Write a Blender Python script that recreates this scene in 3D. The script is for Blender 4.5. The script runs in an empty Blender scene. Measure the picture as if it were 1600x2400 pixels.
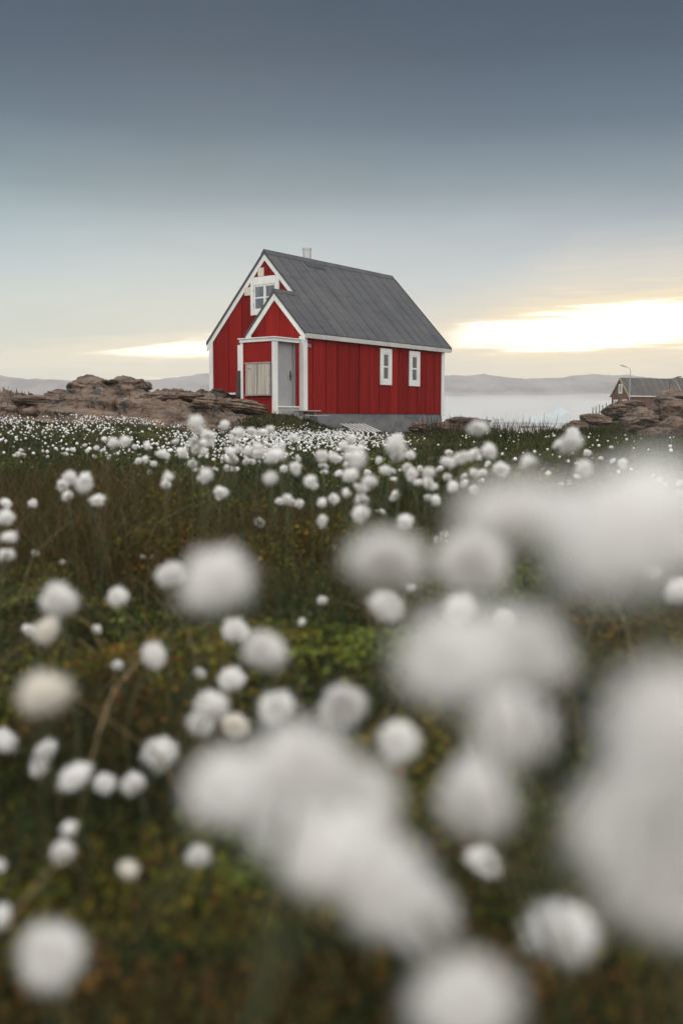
import bpy, bmesh, math, random
import numpy as np
from mathutils import Vector, Matrix

# ------------------------------------------------------------------ scene, camera
S = bpy.context.scene
COL = S.collection
R = math.radians
CAMZ = 0.5                      # eye height above the meadow in front of the lens
cam_d = bpy.data.cameras.new("camera")
cam = bpy.data.objects.new("camera", cam_d); COL.objects.link(cam)
cam.location = (0, 0, CAMZ)
cam.rotation_euler = (R(90 - 5.265), 0, 0)
cam_d.sensor_fit = 'AUTO'; cam_d.sensor_width = 36.0; cam_d.lens = 35.0
cam_d.clip_start = 0.02; cam_d.clip_end = 6000
cam_d.dof.use_dof = True; cam_d.dof.focus_distance = 33.0; cam_d.dof.aperture_fstop = 2.7
S.camera = cam
S.view_settings.view_transform = 'Standard'
try: S.view_settings.look = 'None'
except Exception: pass
S.view_settings.exposure = 0.0; S.view_settings.gamma = 1.0
S.render.engine = 'CYCLES'
S.cycles.use_denoising = True
try:
    S.cycles.denoiser = 'OPENIMAGEDENOISE'
except Exception: pass
S.cycles.max_bounces = 12; S.cycles.diffuse_bounces = 8; S.cycles.glossy_bounces = 2
S.cycles.transmission_bounces = 4; S.cycles.volume_bounces = 10; S.cycles.transparent_max_bounces = 6
S.cycles.caustics_reflective = False; S.cycles.caustics_refractive = False
S.cycles.sample_clamp_indirect = 6

# linear sky radiances by elevation (0, 3, 6.4, 8.2, 10.1, 12.6, 15.8, 21.9, 27, 42, 70 degrees)
SKY = [(0.76,0.66,0.52),(0.76,0.68,0.565),(0.67,0.65,0.61),(0.575,0.60,0.62),(0.445,0.495,0.535),(0.235,0.300,0.352),(0.094,0.150,0.215),(0.040,0.080,0.134),
       (0.018,0.050,0.098),(0.80,0.82,0.84),(1.90,1.88,1.85)]
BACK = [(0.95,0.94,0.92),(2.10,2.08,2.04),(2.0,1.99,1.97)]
RED = (0.20, 0.0105, 0.0085)
ROCKK = 0.57
VEG = 1.02
HAZE = 3.4e-4
FOG = (0.0045, 24.0)
VEGL = np.array((1.28, 1.20, 0.95))

# ------------------------------------------------------------------ node helpers
class NT:
    def __init__(s, tree):
        s.t = tree; s.n = tree.nodes; s.l = tree.links
    def new(s, typ, **kw):
        n = s.n.new(typ)
        for k, v in kw.items(): setattr(n, k, v)
        return n
    def put(s, sock, v):
        if hasattr(v, 'is_output') or isinstance(v, bpy.types.NodeSocket): s.l.new(v, sock)
        else: sock.default_value = v
    def m(s, op, a, b=0.0, c=0.0, clamp=False):
        n = s.new('ShaderNodeMath', operation=op); n.use_clamp = clamp
        s.put(n.inputs[0], a); s.put(n.inputs[1], b); s.put(n.inputs[2], c)
        return n.outputs[0]
    def sstep(s, x, e0, e1, o0=0.0, o1=1.0):
        n = s.new('ShaderNodeMapRange', interpolation_type='SMOOTHSTEP')
        s.put(n.inputs['Value'], x); s.put(n.inputs['From Min'], e0); s.put(n.inputs['From Max'], e1)
        n.inputs['To Min'].default_value = o0; n.inputs['To Max'].default_value = o1
        return n.outputs[0]
    def lin(s, x, e0, e1, o0, o1):
        n = s.new('ShaderNodeMapRange', interpolation_type='LINEAR')
        s.put(n.inputs['Value'], x); n.inputs['From Min'].default_value = e0; n.inputs['From Max'].default_value = e1
        n.inputs['To Min'].default_value = o0; n.inputs['To Max'].default_value = o1
        return n.outputs[0]
    def ramp(s, x, stops, interp='LINEAR'):
        n = s.new('ShaderNodeValToRGB'); n.color_ramp.interpolation = interp
        e = n.color_ramp.elements
        while len(e) < len(stops): e.new(0.5)
        for el, (p, c) in zip(e, stops):
            el.position = p; el.color = (c[0], c[1], c[2], 1)
        s.put(n.inputs[0], x); return n.outputs[0]
    def mix(s, f, a, b, mode='MIX'):
        n = s.new('ShaderNodeMix', data_type='RGBA', blend_type=mode)
        s.put(n.inputs[0], f)
        for i, v in ((6, a), (7, b)):
            if isinstance(v, (tuple, list)): v = (v[0], v[1], v[2], 1)
            s.put(n.inputs[i], v)
        return n.outputs[2]
    def noise(s, vec, scale, detail=4, rough=0.55, dist=0.0):
        n = s.new('ShaderNodeTexNoise'); n.inputs['Scale'].default_value = scale
        n.inputs['Detail'].default_value = detail; n.inputs['Roughness'].default_value = rough
        n.inputs['Distortion'].default_value = dist
        if vec is not None: s.l.new(vec, n.inputs['Vector'])
        return n.outputs['Fac']
    def scalev(s, vec, x, y, z):
        n = s.new('ShaderNodeMapping'); n.inputs['Scale'].default_value = (x, y, z)
        s.l.new(vec, n.inputs['Vector']); return n.outputs[0]

# ------------------------------------------------------------------ world: overcast evening sky with a bright gap near the horizon
W = bpy.data.worlds.new("World"); S.world = W; W.use_nodes = True
w = NT(W.node_tree); w.n.clear()
SUN_AZ, SUN_EL = -8.0, 5.0
sky = w.new('ShaderNodeTexSky', sky_type='NISHITA', sun_disc=False)
sky.sun_elevation = R(SUN_EL); sky.sun_rotation = R(SUN_AZ); sky.dust_density = 3.0
bg1 = w.new('ShaderNodeBackground'); w.l.new(sky.outputs[0], bg1.inputs[0]); bg1.inputs[1].default_value = 0.05
tc = w.new('ShaderNodeTexCoord'); G = tc.outputs['Generated']
sep = w.new('ShaderNodeSeparateXYZ'); w.l.new(G, sep.inputs[0])
dx, dy, dz = sep.outputs
el = w.m('MULTIPLY', w.m('ARCSINE', dz), 180 / math.pi)
az = w.m('MULTIPLY', w.m('ARCTAN2', dx, dy), 180 / math.pi)
n_big = w.m('SUBTRACT', w.noise(w.scalev(G, 1, 1, 4), 3.0, 4, 0.5, 0.3), 0.5)
n_str = w.m('SUBTRACT', w.noise(w.scalev(G, 1, 1, 9), 14.0, 5, 0.6, 0.4), 0.5)
elw = w.m('ADD', el, w.m('ADD', w.m('MULTIPLY', n_big, 1.3), w.m('MULTIPLY', n_str, 0.25)))
front = w.ramp(w.m('DIVIDE', elw, 90.0, clamp=True), [
    (0.0, SKY[0]), (3.0 / 90, SKY[1]), (6.4 / 90, SKY[2]), (8.2 / 90, SKY[3]), (10.1 / 90, SKY[4]),
    (12.6 / 90, SKY[5]), (15.8 / 90, SKY[6]), (19.3 / 90, SKY[7]), (24.0 / 90, SKY[8]), (42.0 / 90, SKY[9]), (70.0 / 90, SKY[10])])
# cool teal to the left, warmer to the right
front = w.mix(w.lin(az, -22, 22, 1, 0), front, w.mix(1.0, front, (0.84, 1.0, 1.02), 'MULTIPLY'))
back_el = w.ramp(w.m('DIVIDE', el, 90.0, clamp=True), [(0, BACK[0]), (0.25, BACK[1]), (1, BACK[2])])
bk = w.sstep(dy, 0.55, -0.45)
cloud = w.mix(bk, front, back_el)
cloud = w.mix(1.0, cloud, w.ramp(w.noise(w.scalev(G, 1, 1, 5), 5.0, 7, 0.6, 0.6), [(0.3, (0.965, 0.965, 0.97)), (0.7, (1.035, 1.035, 1.03))]), 'MULTIPLY')
# the glowing gap under the cloud deck, right of the house
n1 = w.m('MULTIPLY', n_str, 0.9)
c = w.m('ADD', w.m('ADD', w.lin(az, 6.0, 19.0, 4.55, 5.35), n1), w.m('MULTIPLY', n_big, 0.6))
h = w.lin(az, 5.5, 13.0, 0.45, 1.0)
n_fine = w.m('SUBTRACT', w.noise(w.scalev(G, 1, 1, 16), 11.0, 6, 0.62, 0.5), 0.5)
d = w.m('ADD', w.m('DIVIDE', w.m('ABSOLUTE', w.m('SUBTRACT', el, c)), h), w.m('MULTIPLY', n_fine, 2.2))
ends = w.m('MULTIPLY', w.sstep(az, 5.2, 8.5), w.sstep(az, 34, 24))
core = w.m('MULTIPLY', w.sstep(d, 1.45, 0.5), ends)
rim = w.m('MULTIPLY', w.sstep(d, 2.6, 0.8), w.m('MULTIPLY', w.sstep(az, 2.5, 11.5), w.sstep(az, 40, 24)))
glow = w.m('MULTIPLY', w.sstep(d, 6.0, 0.6), w.m('MULTIPLY', w.sstep(az, -4, 13), w.sstep(az, 50, 24)))
# the same gap seen left of the house, thinning out leftwards
c2 = w.m('ADD', w.lin(az, -19.0, -7.0, 3.35, 4.10), w.m('MULTIPLY', n1, 0.55))
h2 = w.lin(az, -14.0, -7.0, 0.07, 0.46)
d2 = w.m('ADD', w.m('DIVIDE', w.m('ABSOLUTE', w.m('SUBTRACT', el, c2)), h2), w.m('MULTIPLY', n_fine, 2.2))
e2 = w.m('MULTIPLY', w.sstep(az, -15.5, -9.5), w.sstep(az, 3.0, -1.0))
core2 = w.m('MULTIPLY', w.sstep(d2, 1.6, 0.3), e2)
rim2 = w.m('MULTIPLY', w.sstep(w.m('ADD', w.m('ABSOLUTE', w.m('SUBTRACT', el, c2)), w.m('MULTIPLY', n_fine, 1.6)), 1.3, 0.1), w.m('MULTIPLY', w.sstep(az, -30, -8), w.sstep(az, 4.0, -1.0)))
c3 = w.m('ADD', 2.35, w.m('MULTIPLY', n_str, 1.6))
core3 = w.m('MULTIPLY', w.sstep(w.m('ABSOLUTE', w.m('SUBTRACT', el, c3)), 0.24, 0.02), w.m('MULTIPLY', w.sstep(az, -12.5, -10), w.sstep(az, 0, -3)))
cloud = w.mix(w.m('MULTIPLY', glow, 0.6), cloud, (1.0, 0.83, 0.58))
cloud = w.mix(w.m('MULTIPLY', rim, 0.8), cloud, (1.12, 0.92, 0.56))
cloud = w.mix(core, cloud, (2.0, 1.86, 1.6))
cloud = w.mix(w.m('MULTIPLY', rim2, 0.6), cloud, (1.0, 0.87, 0.66))
cloud = w.mix(core2, cloud, (1.9, 1.7, 1.35))
cloud = w.mix(w.m('MULTIPLY', core3, 0.5), cloud, (1.1, 0.95, 0.74))
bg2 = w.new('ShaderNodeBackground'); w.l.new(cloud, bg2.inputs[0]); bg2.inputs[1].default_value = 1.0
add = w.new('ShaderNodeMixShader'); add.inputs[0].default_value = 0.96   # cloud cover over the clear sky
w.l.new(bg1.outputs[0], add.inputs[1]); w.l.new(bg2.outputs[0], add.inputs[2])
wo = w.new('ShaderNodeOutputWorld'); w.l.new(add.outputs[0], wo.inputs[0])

# low veiled sun behind the house
sd = bpy.data.lights.new("sun", 'SUN'); sd.energy = 0.6; sd.angle = R(12); sd.color = (1.0, 0.80, 0.55)
so = bpy.data.objects.new("sun", sd); COL.objects.link(so)
so.rotation_euler = Vector((math.sin(R(SUN_AZ)) * math.cos(R(SUN_EL)), math.cos(R(SUN_AZ)) * math.cos(R(SUN_EL)), math.sin(R(SUN_EL)))).to_track_quat('Z', 'Y').to_euler()
so.location = (-5, 60, 20)

# ------------------------------------------------------------------ numpy noise
def _h(ix, iy, iz, seed):
    n = (ix.astype(np.int64) * 374761393 + iy.astype(np.int64) * 668265263 + iz.astype(np.int64) * 2147483647 + seed * 974634541) & 0xffffffff
    n = ((n ^ (n >> 13)) * 1274126177) & 0xffffffff
    n = ((n ^ (n >> 16)) * 2246822519) & 0xffffffff
    return ((n ^ (n >> 15)) & 0xffff) / 65535.0
def vn(x, y, z=None, seed=0):
    x = np.asarray(x, float); y = np.asarray(y, float)
    z = np.zeros_like(x) if z is None else np.asarray(z, float)
    ix, iy, iz = np.floor(x), np.floor(y), np.floor(z)
    fx, fy, fz = x - ix, y - iy, z - iz
    fx = fx*fx*(3-2*fx); fy = fy*fy*(3-2*fy); fz = fz*fz*(3-2*fz)
    r = 0
    for a in (0, 1):
        for b in (0, 1):
            for c in (0, 1):
                wt = (fx if a else 1-fx) * (fy if b else 1-fy) * (fz if c else 1-fz)
                r = r + wt * _h(ix+a, iy+b, iz+c, seed)
    return r * 2 - 1
def fbm(x, y, z=None, o=4, seed=0, g=0.5):
    r = 0; a = 1.0; f = 1.0
    for i in range(o):
        r = r + a * vn(np.asarray(x)*f + 17.3*i, np.asarray(y)*f - 9.1*i, None if z is None else np.asarray(z)*f, seed+i)
        a *= g; f *= 2.03
    return r
def sm(e0, e1, x):
    t = np.clip((np.asarray(x, float) - e0) / (e1 - e0), 0, 1); return t*t*(3-2*t)

# ------------------------------------------------------------------ mesh helpers
def link_mesh(name, V, F, mat, parent=None, smooth=False, col=None, loc=None):
    me = bpy.data.meshes.new(name)
    V = np.asarray(V, np.float32).reshape(-1, 3)
    if isinstance(F, np.ndarray):
        k = F.shape[1]; n = len(F)
        me.vertices.add(len(V)); me.vertices.foreach_set('co', V.ravel())
        me.loops.add(n*k); me.loops.foreach_set('vertex_index', F.astype(np.int32).ravel())
        me.polygons.add(n); me.polygons.foreach_set('loop_start', np.arange(0, n*k, k, dtype=np.int32))
        me.polygons.foreach_set('loop_total', np.full(n, k, np.int32))
        me.update(calc_edges=True)
    else:
        me.from_pydata([tuple(v) for v in V.tolist()], [], F); me.update()
    if smooth: me.polygons.foreach_set('use_smooth', np.ones(len(me.polygons), bool))
    if col is not None:
        at = me.color_attributes.new('tint', 'FLOAT_COLOR', 'POINT')
        c = np.ones((len(V), 4), np.float32); c[:, :3] = col; at.data.foreach_set('color', c.ravel())
    me.materials.append(mat)
    o = bpy.data.objects.new(name, me); COL.objects.link(o)
    if parent is not None: o.parent = parent
    if loc is not None: o.location = loc
    return o
def tag(o, label=None, cat=None, group=None, kind=None):
    if label: o['label'] = label
    if cat: o['category'] = cat
    if group: o['group'] = group
    if kind: o['kind'] = kind
    return o
def empty(name, loc, rz=0.0, label=None, cat=None, group=None):
    o = bpy.data.objects.new(name, None); o.empty_display_size = 0.1; COL.objects.link(o)
    o.location = loc; o.rotation_euler = (0, 0, rz)
    return tag(o, label, cat, group)
def rnd(i): return random.Random(i)

class MB:
    """collects boxes, prisms and tubes, then links them as one mesh object"""
    def __init__(s): s.v = []; s.f = []
    def add(s, V, F):
        k = len(s.v); s.v += [tuple(v) for v in V]; s.f += [tuple(i + k for i in f) for f in F]
    def box(s, x0, x1, y0, y1, z0, z1, M=None):
        V = [Vector(p) for p in ((x0,y0,z0),(x1,y0,z0),(x1,y1,z0),(x0,y1,z0),(x0,y0,z1),(x1,y0,z1),(x1,y1,z1),(x0,y1,z1))]
        if M is not None: V = [M @ p for p in V]
        s.add(V, [(0,3,2,1),(4,5,6,7),(0,1,5,4),(1,2,6,5),(2,3,7,6),(3,0,4,7)])
    def prism(s, pts, ax, a0, a1):
        """polygon pts (p, q) swept along axis ax between a0 and a1"""
        n = len(pts); V = []
        for a in (a0, a1):
            for p, q in pts:
                V.append({'x': (a, p, q), 'y': (p, a, q), 'z': (p, q, a)}[ax])
        F = [tuple(range(n))[::-1], tuple(range(n, 2*n))] + [(i, (i+1) % n, n+(i+1) % n, n+i) for i in range(n)]
        s.add(V, F)
    def tube(s, pts, rad, seg=8, cap=True):
        pts = [Vector(p) for p in pts]; n = len(pts); base = len(s.v); V = []; F = []
        for i, p in enumerate(pts):
            t = (pts[min(i+1, n-1)] - pts[max(i-1, 0)]).normalized()
            u = t.cross(Vector((0, 0, 1))) if abs(t.z) < 0.95 else t.cross(Vector((1, 0, 0)))
            u.normalize(); v = t.cross(u)
            r = rad[i] if isinstance(rad, (list, tuple)) else rad
            for k in range(seg):
                a = 2*math.pi*k/seg; V.append(p + (u*math.cos(a) + v*math.sin(a))*r)
        for i in range(n-1):
            for k in range(seg):
                F.append((i*seg+k, i*seg+(k+1) % seg, (i+1)*seg+(k+1) % seg, (i+1)*seg+k))
        if cap: F += [tuple(range(seg))[::-1], tuple(range((n-1)*seg, n*seg))]
        s.add(V, F)
    def build(s, name, mat, parent=None, bevel=0.0, smooth=False, loc=None):
        o = link_mesh(name, np.array(s.v), s.f, mat, parent, False, None, loc)
        bm = bmesh.new(); bm.from_mesh(o.data)
        bmesh.ops.recalc_face_normals(bm, faces=bm.faces)
        if bevel > 0:
            bmesh.ops.bevel(bm, geom=list(bm.edges), offset=bevel, segments=1, affect='EDGES', clamp_overlap=True)
        bm.to_mesh(o.data); bm.free()
        if smooth: o.data.polygons.foreach_set('use_smooth', np.ones(len(o.data.polygons), bool))
        return o

# ------------------------------------------------------------------ materials
def newmat(name):
    m = bpy.data.materials.new(name); m.use_nodes = True
    t = NT(m.node_tree); t.n.clear()
    out = t.new('ShaderNodeOutputMaterial'); t.out = out
    return m, t
def pbr(t, col, rough=0.6, spec=0.3, bump=None, bstr=0.3, bdist=0.02, metal=0.0):
    p = t.new('ShaderNodeBsdfPrincipled')
    t.put(p.inputs['Base Color'], (col[0], col[1], col[2], 1) if isinstance(col, tuple) else col)
    t.put(p.inputs['Roughness'], rough)
    p.inputs['Specular IOR Level'].default_value = spec; p.inputs['Metallic'].default_value = metal
    if bump is not None:
        b = t.new('ShaderNodeBump'); b.inputs['Strength'].default_value = bstr; b.inputs['Distance'].default_value = bdist
        t.l.new(bump, b.inputs['Height']); t.l.new(b.outputs[0], p.inputs['Normal'])
    t.l.new(p.outputs[0], t.out.inputs[0]); return p
def coords(t): return t.new('ShaderNodeTexCoord').outputs['Object']
def simple(name, c, var=0.15, scale=6.0, rough=0.6, spec=0.3, stretch=(1, 1, 1), c2=None, bstr=0.15, metal=0.0, bdist=0.01):
    m, t = newmat(name); co = t.scalev(coords(t), *stretch)
    n = t.noise(co, scale, 5, 0.6); n2 = t.noise(co, scale*9, 3, 0.6)
    f = t.m('ADD', t.m('MULTIPLY', n, 0.7), t.m('MULTIPLY', n2, 0.3))
    d = c2 or tuple(max(0, x*(1-2*var)) for x in c)
    l = tuple(min(1, x*(1+var)) for x in c)
    pbr(t, t.ramp(f, [(0.3, d), (0.52, c), (0.72, l)]), rough, spec, n2, bstr, bdist, metal)
    return m

M = {}
def red_mat():
    m, t = newmat('red_boards'); co = coords(t)
    a = t.noise(t.scalev(co, 2.2, 2.2, 0.12), 1.6, 5, 0.6); b = t.noise(co, 30, 3, 0.6); s_ = t.noise(t.scalev(co, 9, 9, 0.25), 2.0, 4, 0.6)
    f = t.m('ADD', t.m('MULTIPLY', a, 0.65), t.m('ADD', t.m('MULTIPLY', b, 0.15), t.m('MULTIPLY', s_, 0.2)))
    k = RED; col = t.ramp(f, [(0.32, tuple(q*0.70 for q in k)), (0.5, k), (0.68, (k[0]*1.22, k[1]*1.5, k[2]*1.5))])
    isl = t.new('ShaderNodeNewGeometry').outputs['Random Per Island']           # each board weathered a little differently
    col = t.mix(1.0, col, t.ramp(isl, [(0.0, (0.84, 0.84, 0.84)), (1.0, (1.12, 1.16, 1.16))]), 'MULTIPLY')
    pbr(t, col, 0.8, 0.06, b, 0.15, 0.01); return m
M['red'] = red_mat()
M['red_dark'] = simple('dark_red_backing', (0.05, 0.008, 0.007), 0.1, 3)
M['white'] = simple('white_trim', (0.70, 0.69, 0.66), 0.10, 2.2, 0.5, 0.3, (1, 1, 0.4), bstr=0.08)
M['greywhite'] = simple('weathered_white_board', (0.46, 0.45, 0.42), 0.14, 3, 0.6)
M['ply'] = simple('bare_plywood', (0.62, 0.54, 0.45), 0.12, 5, 0.7)
M['plank'] = simple('silvered_planks', (0.46, 0.42, 0.36), 0.3, 2.2, 0.75, 0.2, (9, 9, 0.25), (0.17, 0.145, 0.12))
M['oldwood'] = simple('old_grey_wood', (0.34, 0.33, 0.31), 0.25, 4.0, 0.8, 0.2, (1, 6, 6))
M['door'] = simple('grey_door_paint', (0.31, 0.298, 0.31), 0.06, 2.5, 0.5)
M['black'] = simple('black_metal', (0.02, 0.02, 0.022), 0.1, 20, 0.35, 0.5)
M['brown'] = simple('dark_brown_board', (0.055, 0.038, 0.036), 0.2, 4, 0.6)
M['metal'] = simple('dull_galvanised_steel', (0.42, 0.43, 0.43), 0.12, 4, 0.45, 0.5, (1, 1, 0.3), metal=0.5)
M['curtain'] = simple('grey_curtain', (0.30, 0.29, 0.31), 0.3, 5.0, 0.9, 0.1, (1, 9, 0.3))
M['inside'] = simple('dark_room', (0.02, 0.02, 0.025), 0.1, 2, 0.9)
M['plate'] = simple('number_plate_blue', (0.30, 0.36, 0.42), 0.05, 20, 0.4)
M['ink'] = simple('number_plate_digits', (0.03, 0.03, 0.04), 0.05, 20, 0.5)
M['stem'] = simple('green_stem', (0.058, 0.062, 0.026), 0.25, 30, 0.6)

def glass_mat():
    m, t = newmat('window_glass')
    g = t.new('ShaderNodeBsdfGlossy'); g.inputs['Roughness'].default_value = 0.03; g.inputs['Color'].default_value = (0.9, 0.92, 0.95, 1)
    tr = t.new('ShaderNodeBsdfTransparent'); tr.inputs['Color'].default_value = (0.78, 0.80, 0.82, 1)
    lw = t.new('ShaderNodeFresnel'); lw.inputs[0].default_value = 1.5
    mx = t.new('ShaderNodeMixShader'); t.l.new(t.m('MULTIPLY', lw.outputs[0], 0.35, clamp=True), mx.inputs[0])
    t.l.new(tr.outputs[0], mx.inputs[1]); t.l.new(g.outputs[0], mx.inputs[2]); t.l.new(mx.outputs[0], t.out.inputs[0])
    return m
M['glass'] = glass_mat()

def roof_mat():
    m, t = newmat('grey_roofing_felt'); co = coords(t)
    a = t.noise(t.scalev(co, 1.0, 0.35, 0.35), 1.6, 5, 0.6); b = t.noise(co, 24, 4, 0.65); e = t.noise(t.scalev(co, 0.4, 2.2, 2.2), 2.4, 4, 0.6)
    f = t.m('ADD', t.m('MULTIPLY', a, 0.5), t.m('ADD', t.m('MULTIPLY', b, 0.22), t.m('MULTIPLY', e, 0.28)))
    pbr(t, t.ramp(f, [(0.33, (0.048, 0.048, 0.053)), (0.5, (0.076, 0.076, 0.081)), (0.66, (0.105, 0.102, 0.103))]), 0.75, 0.25, b, 0.4, 0.01)
    return m
M['roof'] = roof_mat()
M['roof_patch'] = simple('dark_felt_patch', (0.045, 0.047, 0.058), 0.15, 6, 0.7)
M['concrete'] = simple('grey_concrete', (0.165, 0.162, 0.165), 0.22, 1.6, 0.85, 0.2, (1, 1, 2.0), bstr=0.4)

def rock_mat(name='gneiss', warm=1.0):
    m, t = newmat(name); co = t.new('ShaderNodeNewGeometry').outputs['Position']
    a = t.noise(t.scalev(co, 0.5, 0.5, 1.6), 1.2, 5, 0.6, 0.6); b = t.noise(t.scalev(co, 1, 1, 3.0), 5.0, 6, 0.65, 0.3)
    c = t.noise(co, 40, 4, 0.7); d = t.noise(t.scalev(co, 0.6, 0.6, 0.9), 2.6, 6, 0.6)
    f = t.m('ADD', t.m('MULTIPLY', a, 0.55), t.m('ADD', t.m('MULTIPLY', b, 0.33), t.m('MULTIPLY', c, 0.12)))
    k = ROCKK
    col = t.ramp(f, [(0.30, (0.065*k, 0.048*k, 0.042*k)), (0.43, (0.20*k, 0.132*k, 0.098*k)), (0.53, (0.33*k, 0.228*k, 0.168*k)), (0.68, (0.50*k, 0.39*k, 0.30*k))])
    col = t.mix(t.sstep(d, 0.52, 0.66), col, (0.10*k, 0.098*k, 0.095*k))           # grey lichen
    col = t.mix(t.m('MULTIPLY', t.sstep(d, 0.42, 0.30), 0.6), col, (0.30*k, 0.17*k, 0.075*k)) # rusty stain
    e = t.noise(t.scalev(co, 0.45, 0.45, 2.2), 8.0, 5, 0.65, 0.8); g2 = t.noise(t.scalev(co, 1, 1, 1.4), 14.0, 4, 0.6)
    col = t.mix(t.m('MULTIPLY', t.sstep(e, 0.50, 0.34), 0.75), col, (0.052*k, 0.045*k, 0.042*k))   # dark seams of mica
    col = t.mix(t.m('MULTIPLY', t.sstep(g2, 0.58, 0.72), 0.5), col, (0.42*k, 0.37*k, 0.32*k))       # pale crust lichen
    hgt = t.m('ADD', t.m('MULTIPLY', b, 0.5), t.m('ADD', t.m('MULTIPLY', c, 0.2), t.m('MULTIPLY', e, 0.5)))
    pbr(t, col, 0.85, 0.2, hgt, 0.9, 0.09)
    return m
M['rock'] = rock_mat()

def ground_mat():
    m, t = newmat('peat_and_moss'); co = t.new('ShaderNodeNewGeometry').outputs['Position']
    a = t.noise(co, 0.9, 5, 0.6, 0.5); b = t.noise(co, 5.0, 5, 0.65); c = t.noise(co, 45, 4, 0.7)
    f = t.m('ADD', t.m('MULTIPLY', a, 0.45), t.m('ADD', t.m('MULTIPLY', b, 0.38), t.m('MULTIPLY', c, 0.17)))
    col = t.ramp(f, [(0.33, (0.010, 0.012, 0.007)), (0.43, (0.022, 0.024, 0.012)), (0.51, (0.040, 0.036, 0.017)), (0.58, (0.062, 0.060, 0.018)), (0.68, (0.070, 0.042, 0.016))])
    pbr(t, col, 0.95, 0.1, t.m('ADD', b, t.m('MULTIPLY', c, 0.5)), 0.8, 0.03)
    return m
M['ground'] = ground_mat()

def tint_mat(name, trans=0.35, rough=0.7):
    """leaf colour taken from the blade itself (attribute), lit through a little"""
    m, t = newmat(name)
    at = t.new('ShaderNodeAttribute'); at.attribute_name = 'tint'
    d = t.new('ShaderNodeBsdfDiffuse'); t.l.new(at.outputs['Color'], d.inputs[0])
    tr = t.new('ShaderNodeBsdfTranslucent'); t.l.new(at.outputs['Color'], tr.inputs[0])
    mx = t.new('ShaderNodeMixShader'); mx.inputs[0].default_value = trans
    t.l.new(d.outputs[0], mx.inputs[1]); t.l.new(tr.outputs[0], mx.inputs[2]); t.l.new(mx.outputs[0], t.out.inputs[0])
    return m
M['blade'] = tint_mat('grass_blades', 0.35)
M['leaf'] = tint_mat('heath_leaves', 0.25)

def cotton_mat(name='cotton_fluff', a=(0.80, 0.77, 0.73), b=(0.91, 0.90, 0.885)):
    m, t = newmat(name); co = coords(t)
    n = t.noise(t.scalev(co, 1, 1, 0.3), 7, 4, 0.6)
    col = t.ramp(n, [(0.28, tuple(q*0.72 for q in a)), (0.42, a), (0.55, b)])
    # tawny seed heart where the hairs join the stalk
    vl = t.new('ShaderNodeVectorMath', operation='LENGTH'); t.l.new(co, vl.inputs[0])
    col = t.mix(t.sstep(vl.outputs['Value'], 0.26, 0.08), col, (0.16, 0.10, 0.06))
    d = t.new('ShaderNodeBsdfDiffuse'); t.l.new(col, d.inputs[0])
    tr = t.new('ShaderNodeBsdfTranslucent'); t.l.new(col, tr.inputs[0])
    mx = t.new('ShaderNodeMixShader'); mx.inputs[0].default_value = 0.18
    t.l.new(d.outputs[0], mx.inputs[1]); t.l.new(tr.outputs[0], mx.inputs[2]); t.l.new(mx.outputs[0], t.out.inputs[0])
    return m
M['cotton'] = cotton_mat()
M['cream'] = cotton_mat('aged_cotton_fluff', (0.76, 0.70, 0.62), (0.87, 0.83, 0.77))

def water_mat():
    m, t = newmat('sea_water'); co = t.new('ShaderNodeNewGeometry').outputs['Position']
    n = t.noise(t.scalev(co, 0.25, 0.9, 1), 0.5, 4, 0.6)
    pbr(t, (0.03, 0.045, 0.055), 0.12, 0.5, n, 0.25, 0.3)
    return m
M['water'] = water_mat()
M['hill'] = simple('bare_far_hills', (0.20, 0.175, 0.17), 0.35, 0.02, 0.9, 0.1, (1, 1, 2.5))
def ice_mat():
    m, t = newmat('glacier_ice')
    pbr(t, (0.42, 0.52, 0.56), 0.5, 0.4, t.noise(coords(t), 0.4, 5, 0.6), 0.4, 0.6)
    return m
M['ice'] = ice_mat()
M['far_wall'] = simple('brown_stained_boards', (0.13, 0.062, 0.043), 0.25, 0.8, 0.8, 0.2, (1, 1, 0.4))
M['far_roof'] = simple('far_grey_roof', (0.095, 0.083, 0.078), 0.25, 0.5, 0.8)
M['far_trim'] = simple('ochre_verge_boards', (0.42, 0.33, 0.19), 0.1, 1.0, 0.6)
M['far_white'] = simple('faded_white_frames', (0.66, 0.62, 0.57), 0.1, 1, 0.6)

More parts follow.
